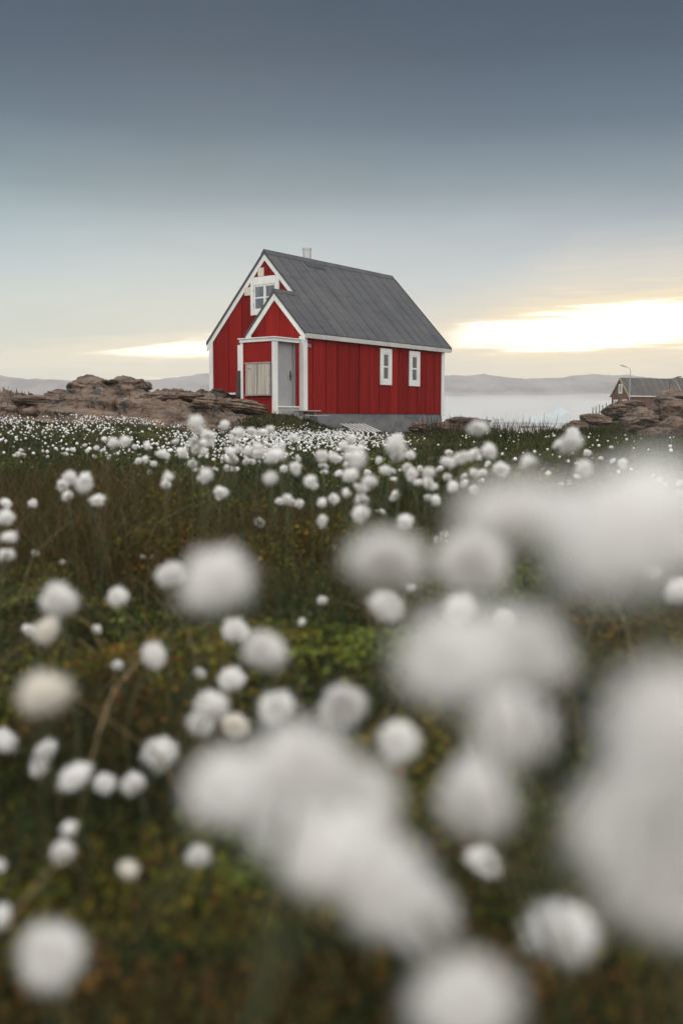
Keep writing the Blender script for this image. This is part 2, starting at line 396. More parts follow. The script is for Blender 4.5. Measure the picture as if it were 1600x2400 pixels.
# ------------------------------------------------------------------ ground (heights relative to the lens, world z = h + CAMZ)
TH = R(36.6); P0 = Vector((-1.202, 32.0, 0))
AV = Vector((math.sin(TH), math.cos(TH), 0)); BV = Vector((-math.cos(TH), math.sin(TH), 0))
SEA = -3.0
def gh(x, y):
    x = np.asarray(x, float); y = np.asarray(y, float)
    g = -0.5 + 0.32*sm(5, 25, y)*sm(-1.8, -6.5, x)*0.85 + 0.09*sm(-1.8, -6.5, x)*sm(5, 20, y)
    g = g - 0.25*sm(3, 9, x)*sm(12, 32, y)
    g = g + 0.72*np.exp(-(((x+2.1)/1.5)**2 + ((y-31.6)/2.2)**2)*1.0)
    g = g + 0.75*sm(-3.5, -9, x)*sm(26, 33, y)
    g = g + 0.25*np.exp(-(((x-4.6)/1.6)**2 + ((y-37.5)/2.5)**2))
    # hummocks
    near = 0.055*fbm(x*1.1, y*1.1, None, 3, 5) + 0.035*fbm(x*3.6, y*3.6, None, 3, 9)
    g = g + near*sm(0.2, 2.0, y)*(1 - 0.4*sm(10, 30, y))
    # slope down to the sea behind, and the right hand hill with its own skyline
    fall = sm(44, 120, y + 0.5*np.maximum(0, -x-6))*6.0
    g = g - fall + 0.35*fbm(x*0.12, y*0.12, None, 4, 21)*sm(45, 80, y)
    t = x/np.maximum(y, 1.0)
    el = np.interp(t, [0.20, 0.227, 0.24, 0.257, 0.273, 0.291, 0.313, 0.334, 0.343, 0.5, 0.7], [-0.02, -0.005, 0.0, 0.008, 0.0105, 0.013, 0.019, 0.024, 0.029, 0.05, 0.06])
    top = np.minimum(y, 165)*(el - 0.004*sm(108, 125, y)) - 0.4
    wt = sm(0.195, 0.24, t)*sm(44, 98, y)*(1 - sm(185, 240, y))
    return g*(1-wt) + top*wt
# one sheet, finer near the lens
ys = np.concatenate([np.linspace(-10, 0, 14)[:-1], np.linspace(0, 4, 110)[:-1], np.linspace(4, 14, 120)[:-1], np.linspace(14, 48, 150)[:-1], np.linspace(48, 320, 110)])
ts = np.linspace(-1, 1, 330); ts = np.sign(ts)*np.abs(ts)**1.15
YY, TT = np.meshgrid(ys, ts, indexing='ij')
XX = TT*(5.0 + 0.9*np.maximum(YY, 0))
ZZ = gh(XX, YY)
def grid_faces(nr, nc):
    i = np.arange(nr*nc).reshape(nr, nc)
    return np.stack([i[:-1, :-1].ravel(), i[:-1, 1:].ravel(), i[1:, 1:].ravel(), i[1:, :-1].ravel()], 1)
o = link_mesh('ground', np.stack([XX, YY, ZZ + CAMZ], -1), grid_faces(*XX.shape), M['ground'], smooth=True); tag(o, kind='structure')

# sea
o = link_mesh('sea', [(-1650, 70, SEA+CAMZ), (1650, 70, SEA+CAMZ), (1650, 1650, SEA+CAMZ), (-1650, 1650, SEA+CAMZ)], [(0, 1, 2, 3)], M['water']); tag(o, kind='structure')

def unpx(px, py, D):
    """world point at ground distance D seen at photo position (for laying out the survey once)"""
    v = (1200-py)/2333.0; p = math.atan(215/2333.0)
    d = Vector(((px-800)/2333.0, math.cos(p)+math.sin(p)*v, -math.sin(p)+math.cos(p)*v))
    return d*(D/d.y)

# far hills across the fjord
def far_hills():
    xs = np.linspace(-1500, 1500, 520); rows = np.linspace(1240, 1560, 44)
    kx = [-1500, -900, -515, -488, -450, -386, -322, -283, -238, -199, -120, -40, 60, 157, 199, 238, 289, 341, 399, 440, 520, 800, 1500]
    kz = [50, 75, 68, 65, 58.5, 55.5, 56.5, 55.5, 58, 64, 72, 68, 62, 62, 64, 58.5, 58.5, 63.5, 62, 58, 60, 70, 40]
    crest = np.interp(xs, kx, kz)
    Xg, Yg = np.meshgrid(xs, rows, indexing='xy')
    Yg = Yg.copy()
    prof = np.where(Yg < 1400, sm(1236, 1405, Yg)**0.8, 1 - 0.9*sm(1405, 1565, Yg))
    n = fbm(Xg/90, Yg/60, None, 5, 3)
    Z = SEA - 2 + (crest[None, :] - SEA + 2)*prof + n*7*np.sin(np.pi*np.clip(prof, 0, 1))
    Z = Z + 1.6*fbm(Xg/22, Yg/400, None, 4, 8)*sm(0.5, 1, prof)
    o = link_mesh('far_hills', np.stack([Xg, Yg, Z + CAMZ], -1), grid_faces(*Xg.shape), M['hill'], smooth=True); tag(o, kind='structure')
far_hills()

# ------------------------------------------------------------------ rocks
def ico(sub):
    bm = bmesh.new(); bmesh.ops.create_icosphere(bm, subdivisions=sub, radius=1.0)
    V = np.array([v.co[:] for v in bm.verts]); F = np.array([[v.index for v in f.verts] for f in bm.faces]); bm.free()
    return V, F
ICO = {k: ico(k) for k in (1, 2, 3, 5)}
def boulder(name, loc, size, seed, label, rz=0.0, tilt=0.0, strata=0.05, cuts=11, group=None):
    V, F = ICO[5]; V = V.copy(); rg = np.random.RandomState(seed)
    for k in range(cuts):
        n = rg.normal(size=3); n[2] *= 0.8; n /= np.linalg.norm(n); d = rg.uniform(0.62, 0.9)
        e = np.maximum(0, V @ n - d); V -= (e*0.92)[:, None]*n
    n0 = V/np.linalg.norm(V, axis=1)[:, None]
    V += n0*(0.13*fbm(V[:, 0]*1.7+seed, V[:, 1]*1.7, V[:, 2]*2.4, 6, seed, 0.64))[:, None]
    lay = vn(V[:, 0]*0.7, V[:, 1]*0.7, V[:, 2]*7 + 0.8*V[:, 0] + seed, seed+3)
    V[:, :2] *= (1 + strata*1.4*np.sign(lay)*np.abs(lay)**0.5)[:, None]
    crack = np.abs(vn(V[:, 0]*1.6+0.6*V[:, 2], V[:, 1]*1.6, V[:, 2]*1.2+seed*3, seed+7))
    V -= n0*(0.17*np.exp(-(crack/0.05)**2))[:, None]
    V *= np.array(size)
    Mx = Matrix.Rotation(tilt, 3, 'Y')
    V = V @ np.array(Mx).T
    o = link_mesh(name, V, F, M['rock'], smooth=False, loc=loc); o.rotation_euler = (0, 0, rz)
    return tag(o, label, 'rock', group)

def left_outcrop():
    xs = np.linspace(-19.5, 0.6, 560); yl = np.linspace(0, 1, 300)
    Xg, Tg = np.meshgrid(xs, yl, indexing='xy')
    foot = np.interp(Xg, [-20, -12, -7, -4.5, -3.2, -2, 0.6], [26.2, 25.6, 25.6, 26.2, 27.4, 28.6, 30.6])
    Yg = foot - 1.2 + Tg*(39.0 - foot)
    crest = np.interp(Xg, [-20, -11.5, -10, -8, -6, -5, -4.2, -3.4, -2.7, -1.6, -0.6, 0.6], [0.82, 0.80, 0.74, 0.95, 0.90, 0.80, 0.80, 0.60, 0.36, 0.12, -0.25, -0.6])
    rise = sm(0, 1, (Yg - foot)/5.6)
    base = -0.55 + (crest + 0.45)*(0.55*rise + 0.45*sm(0, 1, (Yg-foot)/2.4)) + 0.1*sm(0, 1, (Yg-foot)/5.6)
    base = base - 1.4*sm(36.2, 39, Yg)*sm(-4.5, -6.5, Xg)
    h = base + 0.20*fbm(Xg*0.7, Yg*0.7, None, 5, 31)*sm(-0.6, 1.0, Yg-foot)
    # tilted strata, sharpened to ledges
    wv = h + 0.10*Xg*0.35 + 0.06*Yg + 0.12*fbm(Xg*0.35, Yg*0.5, None, 4, 41)
    for st, k in ((0.34, 0.80), (0.11, 0.6)):
        t = wv/st; fr = t - np.floor(t)
        h = h + k*st*((sm(0.55, 1.0, fr)) - fr)*sm(-0.3, 0.8, Yg-foot)
        wv = h + 0.05*Xg + 0.09*fbm(Xg*0.8, Yg*0.8, None, 3, 51)
    cr = np.abs(fbm(Xg*0.55 + 0.5*Yg*0.4, Yg*0.9, None, 3, 61)); h = h - 0.24*np.exp(-(cr/0.04)**2)
    h = h + 0.085*fbm(Xg*2.8, Yg*2.8, None, 5, 71, 0.62)
    blk = vn(Xg*1.6 + 0.4*Yg, Yg*1.3, None, 77); h = h + 0.09*np.sign(blk)*np.abs(blk)**0.25
    lay = vn(h*4.2 + 0.35*Xg + 0.2*fbm(Xg*0.6, Yg*0.6, None, 2, 72), Xg*0.30, Yg*0.3, 73)
    lay2 = vn(h*13 + 0.9*Xg, Xg*0.5, Yg*0.4, 74)
    Yd = Yg - (0.34*np.sign(lay)*np.abs(lay)**0.6 + 0.12*lay2)*sm(0.2, 1.2, Yg-foot)
    Xd = Xg + 0.10*fbm(Xg*2.5, Yg*2.5, h*6, 3, 75)*sm(0.2, 1.2, Yg-foot)
    o = link_mesh('rock_outcrop', np.stack([Xd, Yd, h + CAMZ], -1), grid_faces(*Xg.shape), M['rock'], smooth=False)
    tag(o, 'long layered pinkish brown bedrock outcrop between the flower meadow and the red house', 'rock outcrop')
    return Xg, Yg, h
OX, OY, OH = left_outcrop()
def oh(x, y):
    """height of the outcrop or the meadow, whichever is on top"""
    j = int(np.clip(round((x+19.5)/20.1*559), 0, 559)); col = OY[:, j]
    i = int(np.clip(np.searchsorted(col, y), 0, 299))
    if y < col[0] or y > col[-1]: return float(gh(x, y))
    return max(float(OH[i, j]), float(gh(x, y)))

def put_boulder(px, py, D, size, seed, label, rz=0, tilt=0, **k):
    p = unpx(px, py, D); boulder('boulder', (p.x, p.y, p.z+CAMZ), size, seed, label, rz, tilt, **k)
put_boulder(208, 912, 30.5, (0.78, 0.85, 0.42), 3, 'broad grey brown boulder left of the two round boulders on the rock ridge', 0.2, 0.05)
put_boulder(238, 922, 30.0, (0.42, 0.45, 0.30), 8, 'angular fractured rock with dark clefts at the foot of the broad grey boulder', 0.9, 0.5)
put_boulder(300, 914, 30.6, (0.60, 0.62, 0.42), 5, 'large rounded brown boulder topping the rock ridge left of the house', 0.4, -0.1, strata=0.02)
put_boulder(303, 922, 29.8, (0.34, 0.30, 0.30), 12, 'reddish triangular boulder leaning against the front of the large rounded boulder', 0.0, 0.1, strata=0.02)
put_boulder(345, 905, 30.8, (0.17, 0.2, 0.15), 14, 'small round mossy stone just right of the large rounded boulder', 0.5, 0, strata=0.02)
put_boulder(372, 934, 29.4, (0.55, 0.5, 0.20), 17, 'flat overhanging slab with a dark shadow gap below the mossy stone', 0.1, -0.06)
put_boulder(150, 930, 30.0, (0.65, 0.5, 0.22), 19, 'low weathered slab at the left shoulder of the rock ridge', -0.2, 0.08)
put_boulder(88, 938, 29.2, (0.75, 0.5, 0.14), 23, 'thin pale slab lying far left on the rock ridge', 0.1, 0.0)
put_boulder(440, 930, 30.0, (0.5, 0.45, 0.16), 29, 'low flat rock midway between the boulders and the red house', 0.2, 0.05)
put_boulder(575, 955, 28.9, (0.60, 0.5, 0.24), 31, 'dark grey layered rock in front of the white porch corner post', 0.25, 0.10, strata=0.10)
put_boulder(478, 945, 28.8, (0.42, 0.4, 0.18), 37, 'grey brown ledge block left of the dark layered rock near the porch', 0.0, 0.05, strata=0.09)
put_boulder(134, 941, 29.0, (0.11, 0.1, 0.09), 41, 'small pale loose stone lying on the bare slab', 0, 0)
put_boulder(1090, 996, 33.5, (1.05, 0.8, 0.36), 43, 'rusty brown rock mound behind dark stalks by the far corner of the house', 0.1, 0.0, strata=0.04)
put_boulder(985, 1003, 34.5, (0.4, 0.4, 0.2), 47, 'small brown rock at the concrete footing below the right hand windows', 0.1, 0.0)

# rocky hill on the right
def right_hill():
    Xg, Yg = np.meshgrid(np.linspace(10, 62, 360), np.linspace(46, 128, 360), indexing='xy')
    h = gh(Xg, Yg)
    msk = sm(0.225, 0.27, Xg/Yg)*sm(46, 56, Yg)*(1-sm(112, 126, Yg))
    r = 0.75*fbm(Xg*0.22, Yg*0.22, None, 5, 81)
    rid = 1.1*(1-np.abs(fbm(Xg*0.16+0.1*Yg*0.4, Yg*0.20, None, 4, 83)))**2
    hh = h - 0.35 + msk*(0.55*r + 0.6*rid - 0.55)
    wv = hh + 0.10*Xg - 0.03*Yg + 0.3*fbm(Xg*0.15, Yg*0.2, None, 3, 85)
    t = wv/0.7; fr = t-np.floor(t); hh = hh + msk*0.55*(sm(0.5, 1, fr)-fr)
    cr = np.abs(fbm(Xg*0.3, Yg*0.35, None, 3, 87)); hh = hh - msk*0.45*np.exp(-(cr/0.05)**2)
    o = link_mesh('rocky_hill', np.stack([Xg, Yg, hh + CAMZ], -1), grid_faces(*Xg.shape), M['rock'], smooth=False); tag(o, kind='structure')
right_hill()
for (px, py, D, sz, sd_, lab) in [
    (1560, 965, 66, (1.6, 1.4, 0.9), 101, 'big pale rounded rock halfway up the right hill at the picture edge'),
    (1500, 985, 62, (1.3, 1.2, 0.8), 103, 'dark grey boulder above the grassy hollow on the right hill'),
    (1585, 1010, 56, (1.3, 1.0, 0.8), 107, 'large dark rock lowest at the right edge of the hill'),
    (1440, 965, 72, (1.5, 1.0, 0.6), 109, 'flat grey rock below the grey roofed far house'),
    (1392, 985, 66, (1.2, 0.9, 0.45), 113, 'sloping pale slab below the row of fence posts'),
    (1525, 1022, 54, (0.9, 0.8, 0.55), 117, 'low brown stone beside the right meadow edge'),
    (1575, 935, 76, (1.5, 1.3, 0.8), 119, 'rounded rock on the crest right under the far house roof end'),
    (1350, 1000, 60, (0.9, 0.8, 0.4), 121, 'small grey rock at the low left tip of the right hill'),
    (1480, 950, 80, (1.6, 1.0, 0.5), 127, 'brown slab just below the far house wall'),
]:
    put_boulder(px, py, D, sz, sd_, lab, (sd_ % 7)*0.4, 0.1)

# ------------------------------------------------------------------ red house (local x along the long wall, y towards the left of the gable)
RZ = math.atan2(AV.y, AV.x)
house = empty('wooden_house', (P0.x, P0.y, CAMZ), RZ, 'red wooden house with white trim, grey roof and a small open porch', 'house')
UW, VL, VG, UR = 5.25, 8.62, 1.2, 2.62            # width, far end, main gable plane, ridge
EU, ER = 2.33, 1.18                               # entry width and entry ridge
SL = 1.075
def zr(u): return 2.90 + SL*(u if u <= UR else 2*UR - u)          # roof surface
def ze(u): return 2.90 + SL*(u if u <= ER else 2*ER - u)
T = 0.10
# red boards: backing walls, then separate boards with narrow gaps
b = MB()
b.prism([(0.03, 0.24), (UW-0.03, 0.24), (UW-0.03, zr(UW)-0.13), (UR, zr(UR)-0.17), (0.03, zr(0)-0.13)], 'x', VG+0.03, VL-0.03)
b.prism([(0.03, 0.30), (EU-0.03, 0.30), (EU-0.03, ze(EU)-0.15), (ER, ze(ER)-0.17), (0.03, ze(0)-0.13)], 'x', 0.03, VG+0.03)
backing = b.build('wall', M['red_dark'], house)
seams = [0.0, 0.466, 1.158, 1.783, 2.415, 3.028, 3.652, 4.254, 4.893, 5.488, 6.10, 6.735, 7.33, 7.959, VL]
b = MB(); G_ = 0.022
for i in range(len(seams)-1):
    b.box(seams[i]+G_, seams[i+1]-G_, -0.002-0.004*(i % 2), 0.03, 0.225+0.006*(i % 3), 2.84)
cl = b.build('cladding', M['red'], house, 0.005)
b = MB()
def gable_boards(us, x0, x1, zb, top, ur):
    for i in range(len(us)-1):
        a, c_ = us[i]+G_*0.5, us[i+1]-G_*0.5
        pts = [(a, zb), (c_, zb), (c_, top(c_)-0.14)]
        if a < ur < c_: pts.append((ur, top(ur)-0.14))
        pts.append((a, top(a)-0.14)); b.prism(pts, 'x', x0, x1)
gable_boards([0.0, 0.62, 1.24, 1.86, 2.48, 3.10, 3.72, 4.36, 4.98, UW], VG, VG+0.03, 0.98, zr, UR)
b.build('cladding', M['red'], house, 0.004)
b = MB(); gable_boards([0.0, 0.36, 0.98, 1.60, EU], 0.0, 0.03, 0.30, ze, ER)
b.box(0.0, VG, EU-0.03, EU, 0.30, 2.75)
b.build('cladding', M['red'], house, 0.004)
# foundation
b = MB(); b.box(0.7, VL-0.02, 0.035, UW-0.05, -1.0, 0.235)
fo = b.build('foundation', M['concrete'], house, 0.01)
for v, z in [(2.62, -0.06), (3.95, -0.07), (5.4, -0.07), (6.05, 0.10), (6.3, 0.10)]:
    h_ = MB(); h_.tube([(v, 0.0345, z), (v, 0.029, z)], 0.03, 8); h_.build('vent_hole', M['black'], fo)
b = MB(); b.box(0.02, 0.7, 0.04, EU, -0.6, 0.30); b.build('foundation', M['oldwood'], house, 0.01)

# roof slabs with raised seams
def slope_box(mb, v0, v1, ua, ub, zf, t0, t1):
    """slab on a roof slope between ua and ub, t0..t1 above the slope line"""
    mb.prism([(ua, zf(ua)+t0), (ub, zf(ub)+t0), (ub, zf(ub)+t1), (ua, zf(ua)+t1)], 'x', v0, v1)
rb = MB()
EO = 0.13
fz = lambda u: 2.90+SL*u
fz2 = lambda u: 2.90+SL*(2*UR-u)
fze2 = lambda u: 2.90+SL*(2*ER-u)
VE = 8.98
slope_box(rb, VG-0.08, VE, ER, UR, fz, -0.07, 0.03)
slope_box(rb, -0.07, VE, -EO, ER, fz, -0.07, 0.03)
slope_box(rb, VG-0.08, VE, UR, UW+EO, fz2, -0.07, 0.03)
slope_box(rb, -0.07, VG-0.081, ER, EU+0.14, fze2, -0.07, 0.03)
roof = rb.build('roof', M['roof'], house)
rs = MB()
vs = [0.45 + 0.605*i for i in range(14)]
for i, v in enumerate(vs):
    top = ER if v < VG else UR
    slope_box(rs, v-0.014, v+0.014, -EO-0.003, top-0.02, fz, 0.0302, 0.052)
    if v > VG: slope_box(rs, v-0.014, v+0.014, UR+0.02, UW+EO, fz2, 0.0302, 0.052)
for (v, u, l) in [(1.75, 1.75, 0.55), (4.1, 1.38, 0.6), (7.7, 0.35, 0.45)]:
    slope_box(rs, v-l/2, v+l/2, u-0.008, u+0.008, fz, 0.0305, 0.046)
rs.build('seam', M['roof'], roof)
rc = MB()
rc.prism([(UR-0.13, zr(UR-0.13)+0.034), (UR, zr(UR)+0.036), (UR+0.13, zr(UR-0.13)+0.034), (UR+0.13, zr(UR-0.13)+0.054), (UR, zr(UR)+0.075), (UR-0.13, zr(UR-0.13)+0.054)], 'x', VG-0.085, VE+0.01)
rc.prism([(ER-0.10, ze(ER-0.10)+0.034), (ER, ze(ER)+0.036), (ER+0.10, ze(ER-0.10)+0.034), (ER+0.10, ze(ER-0.10)+0.052), (ER, ze(ER)+0.07), (ER-0.10, ze(ER-0.10)+0.052)], 'x', -0.075, VG-0.02)
rc.build('ridge_cap', M['roof'], roof)
vb = MB()
slope_box(vb, VE-0.03, VE+0.03, -EO-0.01, UR-0.14, fz, -0.09, 0.058); slope_box(vb, VE-0.03, VE+0.03, UR+0.14, UW+EO+0.01, fz2, -0.09, 0.058)
vb.build('verge', M['roof_patch'], roof)
pa = MB(); slope_box(pa, 3.12, 4.22, 2.30, 2.49, fz, 0.0535, 0.060); pa.build('patch', M['roof_patch'], roof)
# chimney pipe
ch = MB(); ch.tube([(3.78, 2.86, 5.3), (3.78, 2.86, 6.16)], 0.15, 20); chim = ch.build('chimney', M['metal'], roof, smooth=False)
c2_ = MB(); c2_.tube([(3.78, 2.86, 6.13), (3.78, 2.86, 6.20)], 0.163, 20); c2_.build('collar', M['metal'], roof)

# white rake boards, fascia and corner boards
def rake(name, v0, v1, ua, ub, zf, t0, t1, mat='white'):
    m = MB(); slope_box(m, v0, v1, ua, ub, zf, t0, t1); return m.build(name, M[mat], house, 0.004)
wd = 0.30
rake('rake_board', VG-0.05, VG-0.012, 1.16, UR, fz, -wd, -0.071)
rake('rake_board', VG-0.05, VG-0.012, UR, UW+EO, fz2, -wd, -0.071)
rake('rake_board', -0.05, -0.012, -0.10, ER, fz, -wd, -0.071)
rake('rake_board', -0.05, -0.012, ER, EU+0.10, fze2, -wd, -0.071)
m = MB(); m.box(-0.06, VE-0.035, -EO-0.02, -EO+0.006, 2.60, 2.745); m.build('fascia', M['greywhite'], house, 0.004)
m = MB(); m.box(-0.05, VE-0.04, -EO+0.008, -0.01, 2.735, 2.75); m.build('soffit', M['white'], house)
def corner(v0, v1, u0, u1, z0, z1):
    m = MB(); m.box(v0, v1, u0, u1, z0, z1); return m.build('corner_board', M['white'], house, 0.005)
corner(-0.045, 0.15, -0.042, -0.007, 0.28, 2.73); corner(-0.045, -0.011, -0.006, 0.15, 0.285, 2.66)
corner(VL-0.17, VL+0.035, -0.042, -0.007, 0.16, 2.73)
corner(VG-0.045, VG-0.011, UW-0.16, UW+0.03, 0.90, 2.84); corner(VG-0.010, VG+0.15, UW+0.002, UW+0.032, 0.90, 2.80)
corner(-0.045, -0.011, EU-0.14, EU+0.02, 2.56, 2.80)
m = MB(); m.box(VG-0.04, VG+0.02, 3.9, UW-0.1, 0.90, 0.97); m.build('sill_board', M['white'], house, 0.004)
# white band over the gable window
m = MB(); m.box(VG-0.042, VG-0.012, 1.99, 3.28, 4.765, 4.885); m.build('trim_band', M['white'], house, 0.004)

# windows
def window(face, a0, a1, z0, z1, tw, cols, rows, curtain=False, hinges=False):
    """face 'long': a = v on the long wall; face 'gable': a = u on the main gable"""
    def B(mb, p0, p1, d0, d1, q0, q1):
        if face == 'long': mb.box(p0, p1, -d1, -d0, q0, q1)
        else: mb.box(VG-d1, VG-d0, p0, p1, q0, q1)
    m = MB(); d0 = 0.008
    B(m, a0, a0+tw, d0, 0.055, z0, z1); B(m, a1-tw, a1, d0, 0.055, z0, z1)
    B(m, a0+tw, a1-tw, d0, 0.055, z1-tw, z1); B(m, a0+tw, a1-tw, d0, 0.062, z0, z0+tw)
    wn = m.build('window', M['white'], house, 0.004)
    s = MB(); f = 0.055
    i0, i1, j0, j1 = a0+tw+0.004, a1-tw-0.004, z0+tw+0.004, z1-tw-0.004
    cw = (i1-i0)/cols
    for c in range(cols):
        p0, p1 = i0+c*cw+0.002, i0+(c+1)*cw-0.002
        B(s, p0, p0+f, d0, 0.042, j0, j1); B(s, p1-f, p1, d0, 0.042, j0, j1)
        B(s, p0+f, p1-f, d0, 0.042, j0, j0+f*1.2); B(s, p0+f, p1-f, d0, 0.042, j1-f, j1)
        for r in range(1, rows):
            zz = j0 + (j1-j0)*r/rows; B(s, p0+f, p1-f, d0, 0.038, zz-0.025, zz+0.025)
    s.build('sash', M['white'], wn, 0.003)
    g = MB(); B(g, i0+0.01, i1-0.01, 0.020, 0.024, j0+0.01, j1-0.01); g.build('pane', M['glass'], wn)
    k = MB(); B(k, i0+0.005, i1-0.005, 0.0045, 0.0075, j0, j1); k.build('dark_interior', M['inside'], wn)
    if curtain:
        k = MB(); nn = 22; a_ = i0+0.12; b_ = i0+cw*0.98
        for q in range(nn):
            x0 = a_+(b_-a_)*q/nn; B(k, x0, x0+(b_-a_)/nn*0.9, 0.009, 0.012+0.004*((q*7) % 3), j0+0.02, j1-0.01)
        k.build('curtain', M['curtain'], wn)
    if hinges:
        for zz in (j0+0.14, j1-0.22):
            k = MB(); B(k, i1+0.0, i1+0.025, 0.05, 0.066, zz, zz+0.10); k.build('hinge', M['metal'], wn)
    return wn
window('long', 4.26, 4.975, 1.25, 2.53, 0.155, 1, 2)
window('long', 6.135, 6.86, 1.255, 2.54, 0.155, 1, 2)
window('gable', 1.98, 3.26, 3.60, 4.762, 0.15, 2, 2, True, True)
# bare plywood squares by the gable window and a partly hidden side window trim
m = MB(); m.box(VG-0.05, VG-0.012, 2.66, 2.92, 4.89, 5.18); m.build('plywood_square', M['ply'], house, 0.004)
m = MB(); m.box(VG-0.06, VG-0.012, 3.265, 3.53, 4.29, 4.57); m.build('plywood_square', M['ply'], house, 0.004)
m = MB(); m.box(VG-0.05, VG-0.008, 3.2, 3.89, 1.70, 2.62); m.build('white_panel', M['white'], house, 0.004)
# number plate
m = MB(); m.box(0.165, 0.315, -0.058, -0.0065, 2.335, 2.425); pl = m.build('number_plate', M['plate'], house, 0.004)
fc = bpy.data.curves.new('house_number', 'FONT'); fc.body = '692'; fc.size = 0.095; fc.extrude = 0.002; fc.align_x = 'CENTER'; fc.align_y = 'CENTER'
tmp = bpy.data.objects.new('house_number', fc); COL.objects.link(tmp); bpy.context.view_layer.update()
me = bpy.data.meshes.new_from_object(tmp.evaluated_get(bpy.context.evaluated_depsgraph_get())); bpy.data.objects.remove(tmp)
me.materials.clear(); me.materials.append(M['ink'])
fo_ = bpy.data.objects.new('house_number', me); COL.objects.link(fo_); fo_.parent = pl
fo_.location = (0.24, -0.0605, 2.38); fo_.rotation_euler = (R(90), 0, 0)

# porch: flat roofed box in front of the entry, open on its right side
PV, PU0, PU1, PZ0, PZ1 = -1.25, 0.15, 1.52, 0.40, 2.44
porch = MB()
porch.box(PV, PV+0.05, PU0+0.09, PU1-0.001, 0.15, PZ1)               # front wall with the cabinet
porch.box(PV+0.051, -0.012, PU1-0.05, PU1-0.001, 0.15, PZ1)          # far side
porch.box(-0.17, -0.012, PU0, PU0+0.05, PZ0, PZ1)                    # red strip right of the door
po = porch.build('porch', M['red'], house, 0.004)
m = MB(); m.box(-0.175, -0.13, PU0+0.051, PU0+0.24, PZ0+0.002, PZ1-0.002); m.build('reveal', M['door'], po)
m = MB(); m.box(PV+0.05, -0.012, PU0+0.001, PU1-0.05, 0.10, PZ0); m.build('floor', M['oldwood'], po)
m = MB(); m.box(PV-0.02, PV+0.13, PU0-0.03, PU0+0.10, 0.16, PZ1-0.001); m.build('post', M['white'], po, 0.006)
m = MB(); m.box(PV-0.025, PV+0.075, PU1-0.075, PU1+0.025, 0.35, PZ1-0.001); m.build('post', M['white'], po, 0.006)
m = MB(); m.box(-0.13, -0.052, PU0-0.025, PU0-0.002, 0.40, PZ1-0.001)
m = MB(); m.box(PV+0.131, -0.05, PU0-0.025, PU0+0.13, PZ0+0.001, PZ0+0.045); m.build('threshold', M['white'], po, 0.004)
m = MB(); m.box(PV-0.05, -0.012, PU0-0.05, PU1+0.05, PZ1, PZ1+0.10); m.build('white_frieze', M['white'], po, 0.006)
m = MB(); m.box(PV-0.09, -0.052, PU0-0.09, PU1+0.09, PZ1+0.101, PZ1+0.135); m.build('flat_roof', M['white'], po, 0.006)
m = MB(); m.box(PV+0.06, -0.178, PU0+0.17, PU0+0.215, PZ0+0.003, PZ1-0.002); dr = m.build('door', M['door'], po, 0.004)
k = MB(); k.tube([(-0.28, PU0+0.168, 1.40), (-0.28, PU0+0.10, 1.40), (-0.42, PU0+0.10, 1.40)], 0.014, 8); k.box(-0.31, -0.25, PU0+0.160, PU0+0.169, 1.26, 1.56); k.build('handle', M['black'], dr)
k = MB(); k.tube([(-0.40, PU0+0.1695, 1.33), (-0.40, PU0+0.155, 1.33)], 0.018, 10); k.build('keyhole', M['metal'], dr)
# weathered two door cabinet on the porch front
CD = PV-0.13
m = MB(); m.box(CD+0.03, PV-0.001, 0.29, 1.25, 0.80, 1.76); m.box(CD-0.01, PV-0.001, 0.27, 1.28, 1.761, 1.80); m.box(CD-0.005, PV-0.001, 0.28, 1.27, 0.765, 0.799)
cb = m.build('cabinet', M['oldwood'], house, 0.005)
for (u0, u1) in ((0.295, 0.755), (0.785, 1.245)):
    k = MB(); n = 6; w_ = (u1-u0)/n
    for i in range(n): k.box(CD, CD+0.029, u0+i*w_+0.003, u0+(i+1)*w_-0.003, 0.805, 1.745)
    k.build('cabinet_door', M['plank'], cb, 0.003)
k = MB(); k.box(CD-0.012, CD-0.001, 1.02, 1.14, 1.60, 1.615); k.build('latch', M['black'], cb)

# things around the house
def L2W(v, u, z): return Vector((P0.x, P0.y, CAMZ)) + AV*v + BV*u + Vector((0, 0, z))
m = MB(); m.box(0, 0.03, 0, 0.30, 0, 0.92); bd = m.build('leaning_board', M['brown'], None, 0.004)
bd.location = L2W(0.86, 3.44, 0.80); bd.rotation_euler = (0, R(5), RZ); tag(bd, 'dark brown board leaning upright behind the porch below the white panel', 'board')
st = empty('wooden_steps', L2W(-0.30, -0.55, -0.05), RZ, 'low weathered wooden steps at the near house corner', 'steps')
m = MB()
for i in range(3): m.box(-0.38, 0.55, 0.05+i*0.135, 0.05+i*0.135+0.125, 0.33, 0.36)
m.build('tread', M['oldwood'], st, 0.004)
m = MB()
for i in range(2): m.box(-0.30, 0.68, -0.22+i*0.13, -0.22+i*0.13+0.12, 0.18, 0.21)
m.build('tread', M['oldwood'], st, 0.004)
for v in (-0.34, 0.46):
    m = MB(); m.box(v, v+0.05, 0.12, 0.45, -0.1, 0.175); m.box(v, v+0.05, 0.25, 0.45, 0.176, 0.329); m.build('stringer', M['oldwood'], st)
pt = empty('wooden_pallet', L2W(2.45, -0.08, -0.13), RZ, 'silvery wooden pallet lying tilted against the concrete foundation', 'pallet')
pt.rotation_euler = (R(20), 0, RZ)
for i in range(6):
    m = MB(); m.box(-0.62+i*0.25, -0.62+i*0.25+0.125, -0.85, 0.0, 0.0, 0.022); m.build('slat', M['greywhite'], pt, 0.003)
for y in (-0.8, -0.45, -0.08):
    m = MB(); m.box(-0.62, 0.74, y, y+0.07, -0.08, -0.001); m.build('bearer', M['oldwood'], pt)

